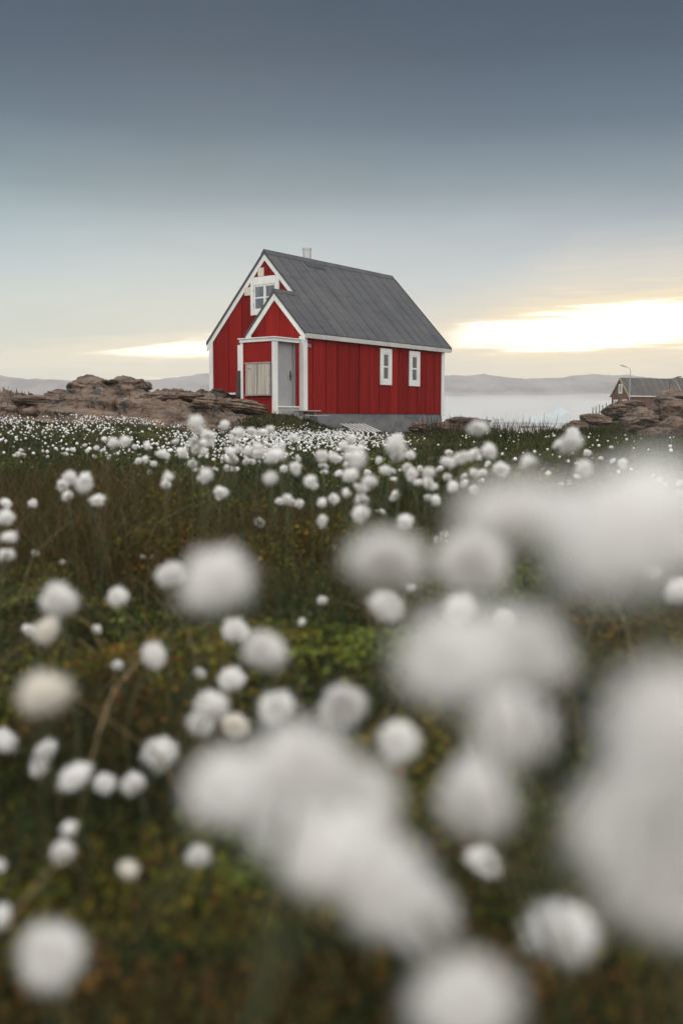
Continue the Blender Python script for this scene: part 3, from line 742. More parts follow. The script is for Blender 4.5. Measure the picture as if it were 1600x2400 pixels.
# ------------------------------------------------------------------ far house, posts and lamps on the right hill
fp = unpx(1472, 960, 170); fh = empty('wooden_house', (fp.x, fp.y, fp.z+CAMZ), 0, 'brown wooden house with long grey roof above the right hand rocks', 'house')
ang = R(23)       # gable faces left and a little towards the viewer
fh.rotation_euler = (0, 0, ang)
# local x along the ridge (to the right), local y across
def fhouse(root, L_, Wd, hw, hr, ov, base=-2.5):
    m = MB(); m.prism([(0, base), (Wd, base), (Wd, hw), (Wd/2, hr-0.1), (0, hw)], 'x', 0, L_); m.build('wall', M['far_wall'], root)
    m = MB()
    for s in (0, 1):
        a = -ov if s == 0 else Wd+ov; za = hw-ov*(hr-hw)/(Wd/2)
        m.prism([(a, za), (Wd/2, hr), (Wd/2, hr+0.12), (a, za+0.12)], 'x', -0.2, L_+0.2)
    rf = m.build('roof', M['far_roof'], root)
    m = MB()
    for i in range(8): 
        x = 0.6+i*(L_-1.0)/7.5; m.prism([(-ov, hw-ov*(hr-hw)/(Wd/2)+0.121), (Wd/2-0.1, hr+0.08), (Wd/2-0.1, hr+0.16), (-ov, hw-ov*(hr-hw)/(Wd/2)+0.18)], 'x', x, x+0.06)
    m.build('seam', M['far_roof'], rf)
    for s in (0, 1):
        m = MB(); a = -ov if s == 0 else Wd+ov; za = hw-ov*(hr-hw)/(Wd/2)
        m.prism([(a, za-0.16), (Wd/2, hr-0.16), (Wd/2, hr+0.14), (a, za+0.14)], 'x', -0.26, -0.201); m.build('verge_board', M['far_trim'], root)
    return rf
fhouse(fh, 11.4, 4.6, 2.5, 5.35, 0.25)
m = MB(); m.box(-0.05, 11.5, -0.30, -0.02, 2.18, 2.36); m.build('eave_board', M['far_white'], fh)
for (y0, y1, z0, z1) in [(1.75, 2.75, 2.75, 4.4), (0.5, 1.7, 0.3, 1.75), (2.9, 4.0, 0.3, 1.75)]:
    m = MB(); m.box(-0.06, -0.005, y0, y1, z0, z1); wn = m.build('window', M['far_white'], fh)
    m = MB(); m.box(-0.08, -0.0601, y0+0.28, y1-0.28, z0+0.25, z1-0.25); m.build('pane', M['curtain'], wn)
fp2 = unpx(1603, 962, 185); fh2 = empty('wooden_house', (fp2.x, fp2.y, fp2.z+CAMZ), R(32), 'brown house gable cut off by the right picture edge beside the grey roof', 'house')
fhouse(fh2, 8, 5.0, 2.6, 6.0, 0.3)
m = MB(); m.box(-0.06, -0.005, 1.9, 3.0, 2.9, 4.4); m.build('window', M['far_white'], fh2)

def street_lamp(px, ptop, D, dirx, h, label, mt):
    p = unpx(px, ptop, D); r = empty('street_lamp', (p.x, p.y, p.z+CAMZ-h), 0, label, 'street lamp')
    m = MB(); m.tube([(0, 0, -2), (0, 0, 2.5), (0, 0, h-0.5)], [0.09, 0.075, 0.055], 8); m.build('pole', M[mt], r)
    m = MB(); m.tube([(0, 0, h-0.52), (dirx*0.05, 0, h-0.3), (dirx*0.35, 0, h-0.05), (dirx*0.8, 0, h+0.08)], 0.045, 8); m.build('arm', M[mt], r)
    m = MB(); m.prism([(0.7, h+0.02), (1.5, h+0.22), (1.75, h+0.30), (1.7, h+0.40), (1.2, h+0.36), (0.75, h+0.16)], 'y', -0.16, 0.16)
    o = m.build('lamp_head', M[mt], r, 0.03)
    if dirx < 0: o.scale.x = -1
    return r
street_lamp(1476, 861, 168, -1, 7.0, 'tall street lamp with its arm pointing left beside the far brown house', 'metal')
street_lamp(1568, 888, 150, 1, 4.4, 'dark lamp post with its short arm pointing right before the grey roof', 'brown')
for i, (px, pt_, pb) in enumerate([(1388, 954, 967), (1395.5, 952, 965), (1403, 948, 964), (1411, 949, 962), (1419.5, 945, 961)]):
    p = unpx(px, pb, 110); q = unpx(px, pt_, 110)
    r = MB(); r.tube([(0, 0, -1.2), (0.01, 0, (q.z-p.z)*0.5), (0.0, 0, q.z-p.z)], [0.085, 0.08, 0.065], 7)
    o = r.build('fence_post', M['oldwood'], None, loc=(p.x, p.y, p.z+CAMZ))
    tag(o, ['leftmost and lowest of the five bare fence posts below the far house', 'second of the five bare fence posts counting from the sea', 'middle of the five bare fence posts below the far house', 'fourth fence post, second from the far house', 'tallest fence post, nearest the far brown house'][i], 'fence post', 'bare fence posts left of the far house')

# icebergs
def iceberg(px, ptop, D, wd_, dp, seed, label):
    p = unpx(px, ptop, D); hgt = p.z - SEA
    V, F = ICO[5]; V = V.copy(); rg = np.random.RandomState(seed)
    for k in range(9):
        n = rg.normal(size=3); n /= np.linalg.norm(n); d_ = rg.uniform(0.5, 0.85); e = np.maximum(0, V @ n - d_); V -= e[:, None]*n
    V += V*(0.12*fbm(V[:, 0]*2+seed, V[:, 1]*2, V[:, 2]*2, 4, seed))[:, None]
    V[:, 2] /= V[:, 2].max(); V[:, 2] -= 0.0
    V *= np.array([wd_/2, dp/2, hgt])
    o = link_mesh('iceberg', V, F, M['ice'], smooth=False, loc=(p.x, p.y, SEA+CAMZ)); return tag(o, label, 'iceberg')
iceberg(1305, 957, 960, 34, 14, 3, 'pale blue iceberg floating in the fog left of the far house')
iceberg(1262, 974, 940, 22, 9, 9, 'low small iceberg at the left end of the pale blue iceberg')
iceberg(1085, 966, 1000, 30, 12, 15, 'faint bluish iceberg deep in fog just right of the red house')
p = unpx(1255, 986, 420); V, F = ICO[3]; V = V*np.array([7.5, 2.0, 0.55]); V[:, 2] += 0.25*fbm(V[:, 0], V[:, 1], None, 3, 4)
o = link_mesh('skerry', V, F, M['rock'], smooth=True, loc=(p.x, p.y, SEA+CAMZ+0.1)); tag(o, 'thin dark skerry lying flat on the bright water', 'skerry')

# cotton grass heads that can be told apart: x, y, height relative to the lens, diameter
FLOWERS = [
(0.073,0.212,-0.068,0.0364),(0.065,0.223,-0.019,0.0365),(0.076,0.236,-0.095,0.0345),(0.083,0.236,-0.113,0.0347),(0.046,0.26,-0.022,0.0347),
(0.035,0.276,-0.067,0.0361),(0.052,0.282,-0.065,0.0356),(0.033,0.253,-0.154,0.0315),(-0.001,0.285,-0.125,0.0332),(-0.013,0.303,-0.107,0.0347),
(0.012,0.279,-0.133,0.0318),(-0.038,0.341,-0.13,0.0362),(0.117,0.367,-0.048,0.0365),(0.005,0.313,-0.123,0.0318),(-0.018,0.367,-0.157,0.0359),
(0.051,0.362,-0.14,0.0343),(0.065,0.377,-0.115,0.0348),(0.031,0.375,-0.193,0.0318),(0.019,0.391,-0.055,0.0317),(0.065,0.491,-0.069,0.0398),
(-0.059,0.464,-0.071,0.0359),(0.117,0.506,-0.268,0.0382),(-0.139,0.458,-0.256,0.0325),(-0.193,0.632,-0.176,0.0333),(-0.061,0.762,-0.176,0.0341),
(-0.001,0.866,-0.25,0.039),(0.043,0.757,-0.246,0.0327),(0.139,0.93,-0.426,0.0359),(-0.326,1.137,-0.206,0.0396),(-0.149,1.115,-0.325,0.0393),
(-0.068,1.017,-0.298,0.0348),(0.124,1.032,-0.196,0.034),(-0.271,0.989,-0.362,0.0321),(-0.237,1.24,-0.297,0.0362),(-0.135,1.239,-0.388,0.0364),
(-0.227,1.226,-0.416,0.0361),(0.055,1.134,-0.211,0.033),(-0.159,1.392,-0.366,0.0394),(-0.239,1.366,-0.21,0.0369),(-0.358,1.191,-0.254,0.0324),
(-0.167,1.161,-0.359,0.0319),(-0.153,1.429,-0.304,0.0389),(-0.454,1.305,-0.43,0.0359),(-0.379,1.231,-0.421,0.0339),(-0.243,1.132,-0.423,0.0312),
(0.42,1.227,-0.212,0.0319),(0.373,1.637,-0.036,0.04),(-0.138,0.924,-0.417,0.0231),(-0.291,0.816,-0.423,0.0205),(0.279,1.69,-0.339,0.0394),
(-0.376,1.665,-0.297,0.0371),(-0.274,0.945,-0.422,0.0214),(-0.275,1.12,-0.419,0.0243),(0.09,1.637,-0.041,0.0325),(-0.204,0.915,-0.428,0.0187),
(-0.373,1.197,-0.428,0.0236),(-0.718,2.121,-0.205,0.0391),(0.03,1.887,-0.072,0.0346),(0.316,1.691,-0.071,0.031),(-0.286,1.014,-0.427,0.0183),
(-0.623,1.855,-0.218,0.0314),(-0.125,1.855,-0.062,0.0312),(-0.137,1.921,-0.11,0.0324),(0.147,2.3,-0.232,0.0389),(0.257,1.893,-0.014,0.0317),
(0.449,1.85,-0.085,0.0311),(0.583,1.839,-0.283,0.0313),(-0.621,2.283,-0.129,0.0367),(-0.638,2.476,-0.144,0.0398),(0.377,2.538,-0.075,0.0407),
(-0.24,1.66,-0.428,0.0259),(-0.318,2.332,-0.126,0.0357),(0.025,2.665,-0.144,0.0408),(0.06,2.159,-0.132,0.0331),(0.122,2.191,-0.077,0.0335),
(0.278,2.608,-0.107,0.0399),(0.276,2.353,-0.09,0.036),(0.044,2.279,-0.211,0.035),(-0.334,2.304,-0.002,0.0334),(-0.64,2.478,-0.159,0.0361),
(-0.729,2.147,-0.29,0.0315),(-0.406,2.323,-0.131,0.0338),(-0.342,2.812,-0.2,0.041),(-0.66,2.678,-0.213,0.037),(-0.171,2.463,-0.094,0.0339),
(0.212,2.425,-0.124,0.0334),(0.389,2.953,-0.099,0.0406),(0.28,2.285,-0.083,0.0314),(0.684,2.963,-0.036,0.0407),(0.468,2.92,-0.14,0.0402),
(-0.325,0.914,-0.422,0.0125),(-0.059,2.983,-0.102,0.0388),(-0.084,2.673,-0.161,0.0348),(-0.14,2.536,-0.198,0.0331),(0.052,2.81,-0.221,0.0367),
(-0.055,2.75,-0.274,0.0359),(-0.381,2.864,-0.041,0.035),(-0.384,2.593,-0.055,0.0317),(-0.621,2.72,-0.058,0.0332),(-0.646,2.978,-0.061,0.0364),
(-0.901,3.219,-0.209,0.0395),(-0.142,3.039,-0.141,0.0372),(0.019,2.772,-0.099,0.0339),(0.22,3.339,-0.158,0.0409),(0.206,2.921,-0.156,0.0358),
(0.572,2.642,-0.062,0.0323),(-0.638,2,-0.423,0.0233),(-0.387,1.696,-0.423,0.0198),(-0.841,3.054,-0.229,0.0351),(-0.021,3.061,-0.112,0.0351),
(0.007,2.714,-0.07,0.0311),(0.047,2.748,-0.185,0.0316),(0.013,2.841,-0.204,0.0327),(0.138,3.161,-0.157,0.0363),(0.266,3.064,-0.189,0.0352),
(0.325,2.917,-0.194,0.0335),(-0.054,2.737,-0.224,0.0315),(-0.026,3.5,-0.273,0.0403),(-1.04,3.08,-0.254,0.0341),(0.18,3.398,-0.257,0.0375),
(-0.426,3.001,-0.027,0.032),(-0.456,3.276,-0.077,0.035),(-0.497,3.76,-0.077,0.0402),(-0.53,3.647,-0.103,0.039),(-0.598,3.388,-0.217,0.0363),
(-0.448,3.211,-0.186,0.0344),(-0.326,2.956,-0.09,0.0316),(-0.182,3.8,-0.064,0.0406),(0.03,3.212,-0.059,0.0343),(0.166,2.94,-0.051,0.0314),
(0.172,3.36,-0.069,0.0359),(0.264,3.83,-0.131,0.041),(-0.296,3.571,-0.366,0.0384),(0.384,3.686,-0.43,0.0397),(-0.38,3.661,-0.106,0.0391),
(-0.33,3.511,-0.104,0.0375),(-0.294,3.541,-0.097,0.0379),(-0.262,3.148,-0.105,0.0337),(0.384,3.419,-0.224,0.0367),(0.409,3.092,-0.21,0.0332),
(-0.539,3.892,-0.118,0.0387),(-0.714,3.955,-0.132,0.0393),(-0.391,3.83,-0.044,0.038),(-0.362,4.031,-0.043,0.04),(-0.324,4.09,-0.047,0.0405),
(-0.244,4.096,-0.103,0.0407),(-0.062,3.412,-0.156,0.0339),(0.032,3.167,-0.087,0.0314),(0.239,3.149,-0.195,0.0314),(0.16,4.006,-0.367,0.04),
(0.909,3.234,-0.135,0.0322),(-0.493,1.976,-0.42,0.0192),(0.179,2.526,-0.428,0.0244),(-0.045,2.347,-0.427,0.0227),(-0.415,3.559,-0.013,0.0325),
(-0.68,3.499,-0.086,0.0321),(-1.098,3.54,-0.293,0.0326),(-0.44,3.58,-0.268,0.033),(-0.571,3.827,-0.163,0.0351),(-0.405,3.735,-0.068,0.0342),
(-0.508,4.364,-0.169,0.04),(-0.578,3.63,-0.116,0.0333),(-0.366,3.434,-0.042,0.0314),(-0.3,4.191,-0.035,0.0383),(-0.016,4.407,-0.171,0.0404),
(-0.121,4.416,-0.29,0.0406),(0.066,3.567,-0.098,0.0327),(0.022,3.483,-0.154,0.032),(0.079,3.43,-0.233,0.0316),(0.21,4.218,-0.212,0.0387),
(0.363,3.408,-0.192,0.0313),(-0.224,3.617,-0.293,0.0333),(-0.215,4.31,-0.352,0.0397),(0.11,4.441,-0.356,0.0409),(0.34,3.595,-0.286,0.0331),
(0.337,3.496,-0.418,0.0323),(-0.513,4.373,-0.317,0.0402),(-0.444,3.957,-0.117,0.0363),(-0.476,4.385,-0.167,0.0402),(0.557,4.108,-0.15,0.0377),
(0.475,3.557,-0.184,0.0327),(1.271,3.728,-0.268,0.0343),(0.886,2.568,-0.419,0.0238),(0.136,3.633,-0.144,0.0322),(-0.083,2.061,-0.422,0.018),
(-0.522,4.57,-0.219,0.0385),(-0.456,4.361,-0.053,0.0366),(-0.414,3.806,-0.151,0.032),(-0.495,4.245,-0.018,0.0356),(-0.012,4.185,-0.22,0.0352),
(0.117,4.485,-0.232,0.0378),(0.366,3.971,-0.264,0.0335),(-0.163,3.839,-0.32,0.0324),(0.331,3.783,-0.292,0.0319),(0.461,3.752,-0.209,0.0316),
(0.561,4.563,-0.289,0.0385),(-1,4.904,-0.199,0.039),(-0.982,3.178,-0.426,0.0245),(-0.836,2.962,-0.423,0.0229),(-0.724,4.342,-0.091,0.0331),
(-1.166,4.601,-0.369,0.0353),(-0.297,5.12,-0.246,0.0392),(-0.075,4.3,-0.222,0.0329),(-0.202,4.636,-0.173,0.0354),(0.105,5.087,-0.112,0.0388),
(0.239,4.581,-0.269,0.0351),(0.432,4.368,-0.21,0.0334),(-0.429,4.494,-0.185,0.0344),(-0.58,5.096,-0.245,0.039),(0.689,4.879,-0.253,0.0374),
(1.413,5.2,-0.21,0.0398),(1.672,4.922,-0.304,0.0377),(0.751,5.13,-0.223,0.0377),(-0.995,5.679,-0.199,0.0391),(-0.931,4.953,-0.213,0.0341),
(-0.991,3.198,-0.43,0.0222),(-0.911,5.622,-0.167,0.0387),(0.398,5.097,-0.245,0.0351),(0.616,5.716,-0.183,0.0393),(0.821,5.841,-0.352,0.0403),
(1.401,5.685,-0.182,0.0391),(1.251,5.297,-0.295,0.0365),(-1.008,5.128,-0.197,0.0329),(-0.591,3.104,-0.429,0.0201),(-1.28,5.528,-0.134,0.0338),
(-1.273,5.36,-0.098,0.0327),(-1.365,6.592,-0.173,0.0403),(-0.544,6.141,-0.252,0.0376),(-0.645,6.113,-0.298,0.0374),(1.484,6.491,-0.401,0.0398),
(1.186,5.386,-0.339,0.033),(1.859,5.828,-0.342,0.0357),(-1.232,6.406,-0.332,0.0373),(-1.468,6.792,-0.406,0.0395),(-1.682,6.857,-0.186,0.0398),
(1.416,6.837,-0.362,0.0398),(-2.445,7.542,-0.25,0.0403),(-0.907,6.165,-0.305,0.033),(-0.612,3.037,-0.419,0.0164),(-0.815,6.451,-0.315,0.0346),
(-0.094,6.492,-0.424,0.0348),(1.883,7.256,-0.274,0.0388),(-1.868,6.942,-0.203,0.0361),(-1.54,7.584,-0.416,0.0372),(-1.905,7.709,-0.279,0.0377),
(-2.094,6.523,-0.194,0.0319),(-2.585,8.107,-0.28,0.0397),(-1.976,7.148,-0.239,0.0328),(-2.005,7.8,-0.192,0.0357),(-1.156,7.488,-0.188,0.0343),
(2.142,6.6,-0.418,0.0303),(-1.896,7.448,-0.224,0.0319),(-2.083,8.662,-0.264,0.0371),(-3.131,9.545,-0.334,0.0365),(2.738,10.144,-0.27,0.0387),
(2.02,9.506,-0.144,0.0363),(-2.822,10.117,-0.285,0.034),(-1.907,8.619,-0.401,0.029),(-3.413,11.974,-0.346,0.0366),(-2.618,8.955,-0.389,0.0274),
(-3.412,11.417,-0.347,0.0314),]
NEAR_LABELS = {
0:'huge pale head filling the right edge at mid height',
1:'huge blurred white head at right, directly below the grassy rocks of the shore',
2:'huge dim white head in the lower right, left half of the right edge mass',
3:'huge greyish head lowest in the mass along the right edge',
4:'huge blurred white head left of its twin, under the open water',
5:'large bright head forming the left half of the big centre right pair',
6:'large bright head forming the right half of the big centre right pair',
7:'large blurred head cut off by the bottom edge of the picture',
8:'large pale head at the heart of the middle clump',
9:'large bright head at the top of the middle clump',
10:'large pale head low in the middle clump, on its lower right flank',
11:'large head at the upper left end of the middle clump',
12:'dim blurred head hanging under the right hand huge heads',
13:'rounded head at the right shoulder of the middle clump',
14:'greyish head at the lower left of the middle clump',
15:'soft grey white head between the middle clump and the right edge',
16:'shaded greyish head hanging under the big centre right pair',
17:'smaller fading head at the lowest tip of the middle clump',
18:'round head with brown centre, left of a matching pair at mid right',
19:'round whiter head, right of a matching pair at mid right',
20:'large lone white head left of centre with a tiny one at its shoulder',
21:'oval dim head low at right beside the dark gap',
22:'lone dim round head at the bottom left corner',
23:'cream round head with shaded right side near the left edge',
24:'long oval head left of centre leaning down to the right',
25:'oval tilted head alone in the brown heath at centre',
26:'round soft head on the ochre heath just above the middle clump',
27:'small dim head in the dark gap between the clumps at lower right',
28:'oval head over a yellow green moss patch at the left',
29:'upright oval head left in a huddle of three',
30:'small bright bell shaped head right of the huddle of three',
31:'small head peeping over the left of the big centre right pair',
32:'left one of three small heads in a row above the black hollow',
33:'single small round head on the brown heath at left centre',
34:'brownish shaded head lowest in the huddle of three',
35:'small flattened head alone left of the middle clump',
36:'small head with a dark eye under the brown centred head',
37:'small round head topmost above the huddle of three',
38:'tiny white head at the left shoulder of the large lone head',
39:'dim brownish head below the yellow green moss patch at left',
40:'narrow shaded head inside the huddle of three',
41:'small head at the upper end of the long oval head',
42:'blurred small head at the left edge beside the black hollow',
43:'small pale head just right of the left edge above the black hollow',
44:'right one of three small heads in a row above the black hollow',
45:'small white head cut by the right edge halfway down',
46:'peaked white head standing against the right hand hill',
47:'small grey head left under the middle clump',
48:'tiny dim head at the far left bottom edge',
49:'small head peeping over the right of the big centre right pair',
50:'small round head between the mossy patch and the large lone head',
51:'tiny greenish head in the dark undergrowth at lower left',
52:'middle one of three small heads in a row above the black hollow',
53:'big fluffy head before the two small windows of the house',
54:'tiny shadowed head deep in the lower left undergrowth',
55:'small shaded head below the pale one near the left edge',
}

# ------------------------------------------------------------------ meadow growth (uncountable): blades and heath leaves
RG = np.random.RandomState(7)
def outcrop_mask(x, y):
    foot = np.interp(x, [-20, -12, -7, -4.5, -3.2, -2, 0.6], [26.2, 25.6, 25.6, 26.2, 27.4, 28.6, 30.6])
    return (x < 0.4) & (y > foot)
def house_mask(x, y):
    rx, ry = x-P0.x, y-P0.y; v = rx*AV.x+ry*AV.y; u = rx*BV.x+ry*BV.y
    return (v > -1.35) & (v < 8.7) & (u > -0.02) & (u < 5.3)
def scatter(n, d0, d1, half=0.52, extra=0.5):
    d = d0*(d1/d0)**RG.rand(n); x = (RG.rand(n)*2-1)*(half*d+extra)
    return x, d
def blades(name, x, y, L, Wd, lean, cols, mat, z0=None):
    n = len(x); z = (gh(x, y) if z0 is None else z0) - 0.015
    a = RG.rand(n)*2*np.pi; ln = lean*(0.4+RG.rand(n)); fa = RG.rand(n)*2*np.pi
    dxl, dyl = np.cos(a)*ln, np.sin(a)*ln
    wx, wy = np.cos(fa)*Wd/2, np.sin(fa)*Wd/2
    rows = []
    for t, wk, k in ((0, 1.0, 0), (0.5, 0.85, 0.28), (0.85, 0.5, 0.75)):
        cx, cy, cz = x+dxl*L*k, y+dyl*L*k, z+L*t*(1-0.25*ln*k)
        rows.append(np.stack([cx-wx*wk, cy-wy*wk, cz], 1)); rows.append(np.stack([cx+wx*wk, cy+wy*wk, cz], 1))
    rows.append(np.stack([x+dxl*L*1.02-wx*.08, y+dyl*L*1.02-wy*.08, z+L*(1-0.3*ln)], 1)); rows.append(np.stack([x+dxl*L*1.02+wx*.08, y+dyl*L*1.02+wy*.08, z+L*(1-0.3*ln)], 1))
    V = np.stack(rows, 1).reshape(-1, 3); V[:, 2] += CAMZ
    b = np.arange(n)[:, None]*8
    F = np.concatenate([b+np.array([0, 1, 3, 2]), b+np.array([2, 3, 5, 4]), b+np.array([4, 5, 7, 6])], 0)
    C = np.repeat(cols, 8, axis=0)
    o = link_mesh(name, V, F, mat, col=C); o['kind'] = 'stuff'; return o
def pick(n, table, f=None):
    """per blade species colour with natural variation"""
    t = np.array([c for c, _ in table]); p = np.array([q for _, q in table], float); p /= p.sum()
    k = RG.choice(len(t), n, p=p); c = t[k]*(0.7+0.6*RG.rand(n, 1)); return c
GREEN = (0.034, 0.050, 0.024); OLIVE = (0.070, 0.068, 0.022); TAN = (0.15, 0.105, 0.055); RUST = (0.115, 0.048, 0.022); DKGREEN = (0.016, 0.030, 0.016); LIME = (0.10, 0.115, 0.025); BROWN = (0.050, 0.034, 0.020)

x, y = scatter(250000, 1.2, 40)
den = fbm(x*0.55, y*0.35, None, 3, 101)*0.5+0.5 + 0.3*fbm(x*3, y*3, None, 2, 102)
mid = sm(2.2, 4.4, y + 1.2*fbm(x*0.9, y*0.5, None, 2, 109))
keep = (RG.rand(len(x)) < np.clip(den*1.3, 0.10, 1)*(0.10+0.90*mid)) & ~outcrop_mask(x, y) & ~house_mask(x, y)
# the bald reddish strip in front of the outcrop and grass cover near the house stay short
x, y = x[keep], y[keep]; n = len(x)
hum = fbm(x*0.5, y*0.3, None, 3, 103)
L = (0.07+0.15*RG.rand(n))*(0.65+0.7*np.clip(hum+0.5, 0, 1))*(0.75+0.5*sm(2, 4, y)*(1-sm(9, 16, y)))
right = sm(0.10, 0.24, x/np.maximum(y, 0.1))*sm(9, 20, y)
L = L*(1+0.5*right)
Wd = np.maximum(0.0022, 0.0009*y**0.85)*(0.7+0.6*RG.rand(n))
C1 = pick(n, [(GREEN, 7), (OLIVE, 2.2), (TAN, 0.8), (DKGREEN, 7), ((0.075, 0.10, 0.05), 1.2), (BROWN, 0.6), (RUST, 0.5), ((0.24, 0.18, 0.10), 0.35)])
pt2 = (fbm(x*0.7+40, y*0.3, None, 3, 104) > 0.5)
C2 = pick(n, [(TAN, 2.2), (RUST, 1.2), (BROWN, 2.5), (OLIVE, 3), (GREEN, 2)])
C = np.where(pt2[:, None], C2, C1)
C = np.where((right > RG.rand(n))[:, None], pick(n, [(OLIVE, 4), (GREEN, 4), (LIME, 0.8), (TAN, 1)]), C)
blades('grass', x, y, L, Wd, 0.85, C*VEG, M['blade'])

# close undergrowth: short blurred blades nearest the lens
x, y = scatter(26000, 0.22, 1.9, 0.6, 0.25); n = len(x)
hum = fbm(x*2.2, y*2.2, None, 3, 113); keep = RG.rand(n) < np.clip(hum+0.55, 0.1, 1); x, y = x[keep], y[keep]; n = len(x)
blades('grass', x, y, 0.04+0.10*RG.rand(n), np.full(n, 0.0022), 0.8, pick(n, [(GREEN, 3), (DKGREEN, 4), (OLIVE, 2), (BROWN, 2), (TAN, .5)])*VEG*0.8, M['blade'])

x, y = scatter(36000, 0.6, 6, 0.52, 2.6); k = np.abs(x) > 0.45*y+0.4; x, y = x[k], y[k]; n = len(x)
blades('grass', x, y, 0.06+0.14*RG.rand(n), np.full(n, 0.003), 0.85, pick(n, [(GREEN, 5), (DKGREEN, 4), (OLIVE, 2), (BROWN, 2), (TAN, 1)])*VEG, M['blade'])

# heath: tiny leaves on low cushions, in yellow green, rust and dark green patches
def leaves(name, n, d0, d1, size0, sizek, hmax, extra=0.4, inner=0.0):
    x, y = scatter(n, d0, d1, 0.55, extra)
    k = ~outcrop_mask(x, y) & ~house_mask(x, y) & (np.abs(x) > inner*(0.55*y+0.4)); x, y = x[k], y[k]; n = len(x)
    cush = np.clip(fbm(x*2.0, y*1.6, None, 3, 121)+0.35, 0, 1.2)
    z = gh(x, y)+CAMZ + hmax*cush*RG.rand(n)**0.5
    s = (size0+sizek*y)*(0.6+0.8*RG.rand(n))
    a = RG.rand(n)*2*np.pi; ti = (RG.rand(n)-0.2)*1.1; ro = (RG.rand(n)-0.5)*1.6
    ux, uy, uz = np.cos(a)*np.cos(ti), np.sin(a)*np.cos(ti), np.sin(ti)
    vx, vy, vz = -np.sin(a)*np.cos(ro), np.cos(a)*np.cos(ro), np.sin(ro)
    P = np.stack([x, y, z], 1); U = np.stack([ux, uy, uz], 1)*s[:, None]; Vv = np.stack([vx, vy, vz], 1)*s[:, None]*0.42
    V = np.stack([P, P+U*0.5+Vv, P+U, P+U*0.5-Vv], 1).reshape(-1, 3)
    F = np.arange(n*4).reshape(n, 4)
    q = fbm(x*3.2+7, y*2.4, None, 3, 123)*1.1; q2 = fbm(x*2.3-30, y*1.7, None, 3, 127)*1.1
    base = pick(n, [(DKGREEN, 3), (GREEN, 3), (BROWN, 2.2), (OLIVE, 3)])
    c = np.where((q > 0.02)[:, None], pick(n, [((0.16, 0.125, 0.028), 2), (OLIVE, 4), (LIME, 1.6), (RUST, .6)]), base)
    c = np.where((q2 > 0.42)[:, None], pick(n, [(RUST, 1.5), ((0.16, 0.088, 0.028), 2), (BROWN, 3), (OLIVE, 3)]), c)
    c = np.where((q2 < -0.36)[:, None], pick(n, [(LIME, 3), (GREEN, 1.5), ((0.13, 0.17, 0.05), 3)]), c)
    o = link_mesh(name, V, F, M['leaf'], col=np.repeat(c*VEGL, 4, axis=0)); o['kind'] = 'stuff'
leaves('heath_ground_cover', 150000, 0.35, 5.0, 0.008, 0.0022, 0.09)
leaves('heath_ground_cover', 110000, 2.4, 9.0, 0.007, 0.0022, 0.15)
leaves('heath_ground_cover', 90000, 0.25, 5.0, 0.010, 0.002, 0.09, 2.4, 1.0)
leaves('heath_ground_cover', 60000, 5.0, 38.0, 0.004, 0.0016, 0.06)

x, y = scatter(600, 0.9, 9, 0.55, 0.3); n = len(x)
blades('dead_straw', x, y, 0.12+0.22*RG.rand(n), np.full(n, 0.003)+0.0006*y, 1.5, pick(n, [((0.22, 0.17, 0.11), 1), (TAN, 2), (BROWN, 2)]), M['blade'])

# dark seed stalks on the right and small tufts among the rocks
n = 1500; x = 2.2+RG.rand(n)**1.0*8.0; y = 25+RG.rand(n)*9
k = (x/y > 0.075) & (x/y < 0.245) & (fbm(x*1.2, y*0.6, None, 2, 131) > -0.25); x, y = x[k], y[k]; n = len(x)
hgt = (0.32+0.42*RG.rand(n))*np.where(RG.rand(n) < 0.12, 1.35, 1)
k = ~house_mask(x, y); x, y, hgt = x[k], y[k], hgt[k]; n = len(x)
blades('sedge_stalks', x, y, hgt, np.full(n, 0.016)*(0.7+0.6*RG.rand(n)), 0.28, pick(n, [((0.030, 0.022, 0.017), 4), (BROWN, 2), ((0.04, 0.03, 0.02), 3)]), M['blade'])
n = 14000; x = 1.2+RG.rand(n)*12; y = 21+RG.rand(n)*19
k = (x/y > 0.09) & ~house_mask(x, y); x, y = x[k], y[k]; n = len(x)
blades('grass', x, y, 0.13+0.20*RG.rand(n)*np.clip(1+fbm(x*0.6, y*0.5, None, 2, 133), 0.2, 2), np.full(n, 0.02)*(0.6+0.7*RG.rand(n)), 0.4, pick(n, [(OLIVE, 3), (GREEN, 5), (DKGREEN, 2), (TAN, 1)])*VEG, M['blade'])
# grassy bank below the porch and house corner
n = 9000; x = -4.4+RG.rand(n)*7.5; y = 28.0+RG.rand(n)*5.4
rx, ry = x-P0.x, y-P0.y; v = rx*AV.x+ry*AV.y; u = rx*BV.x+ry*BV.y
zz = np.array([oh(a, b_) for a, b_ in zip(x, y)]); gg = gh(x, y)
k = ~house_mask(x, y) & ((zz-gg) < 0.05) & (u < 2.6); x, y, zz = x[k], y[k], zz[k]; n = len(x)
blades('grass', x, y, 0.05+0.13*RG.rand(n), np.full(n, 0.022)*(0.6+0.7*RG.rand(n)), 0.6, pick(n, [(GREEN, 5), (OLIVE, 3), (RUST, 1.3), (BROWN, 1.5), (DKGREEN, 3)])*VEG, M['blade'], zz)
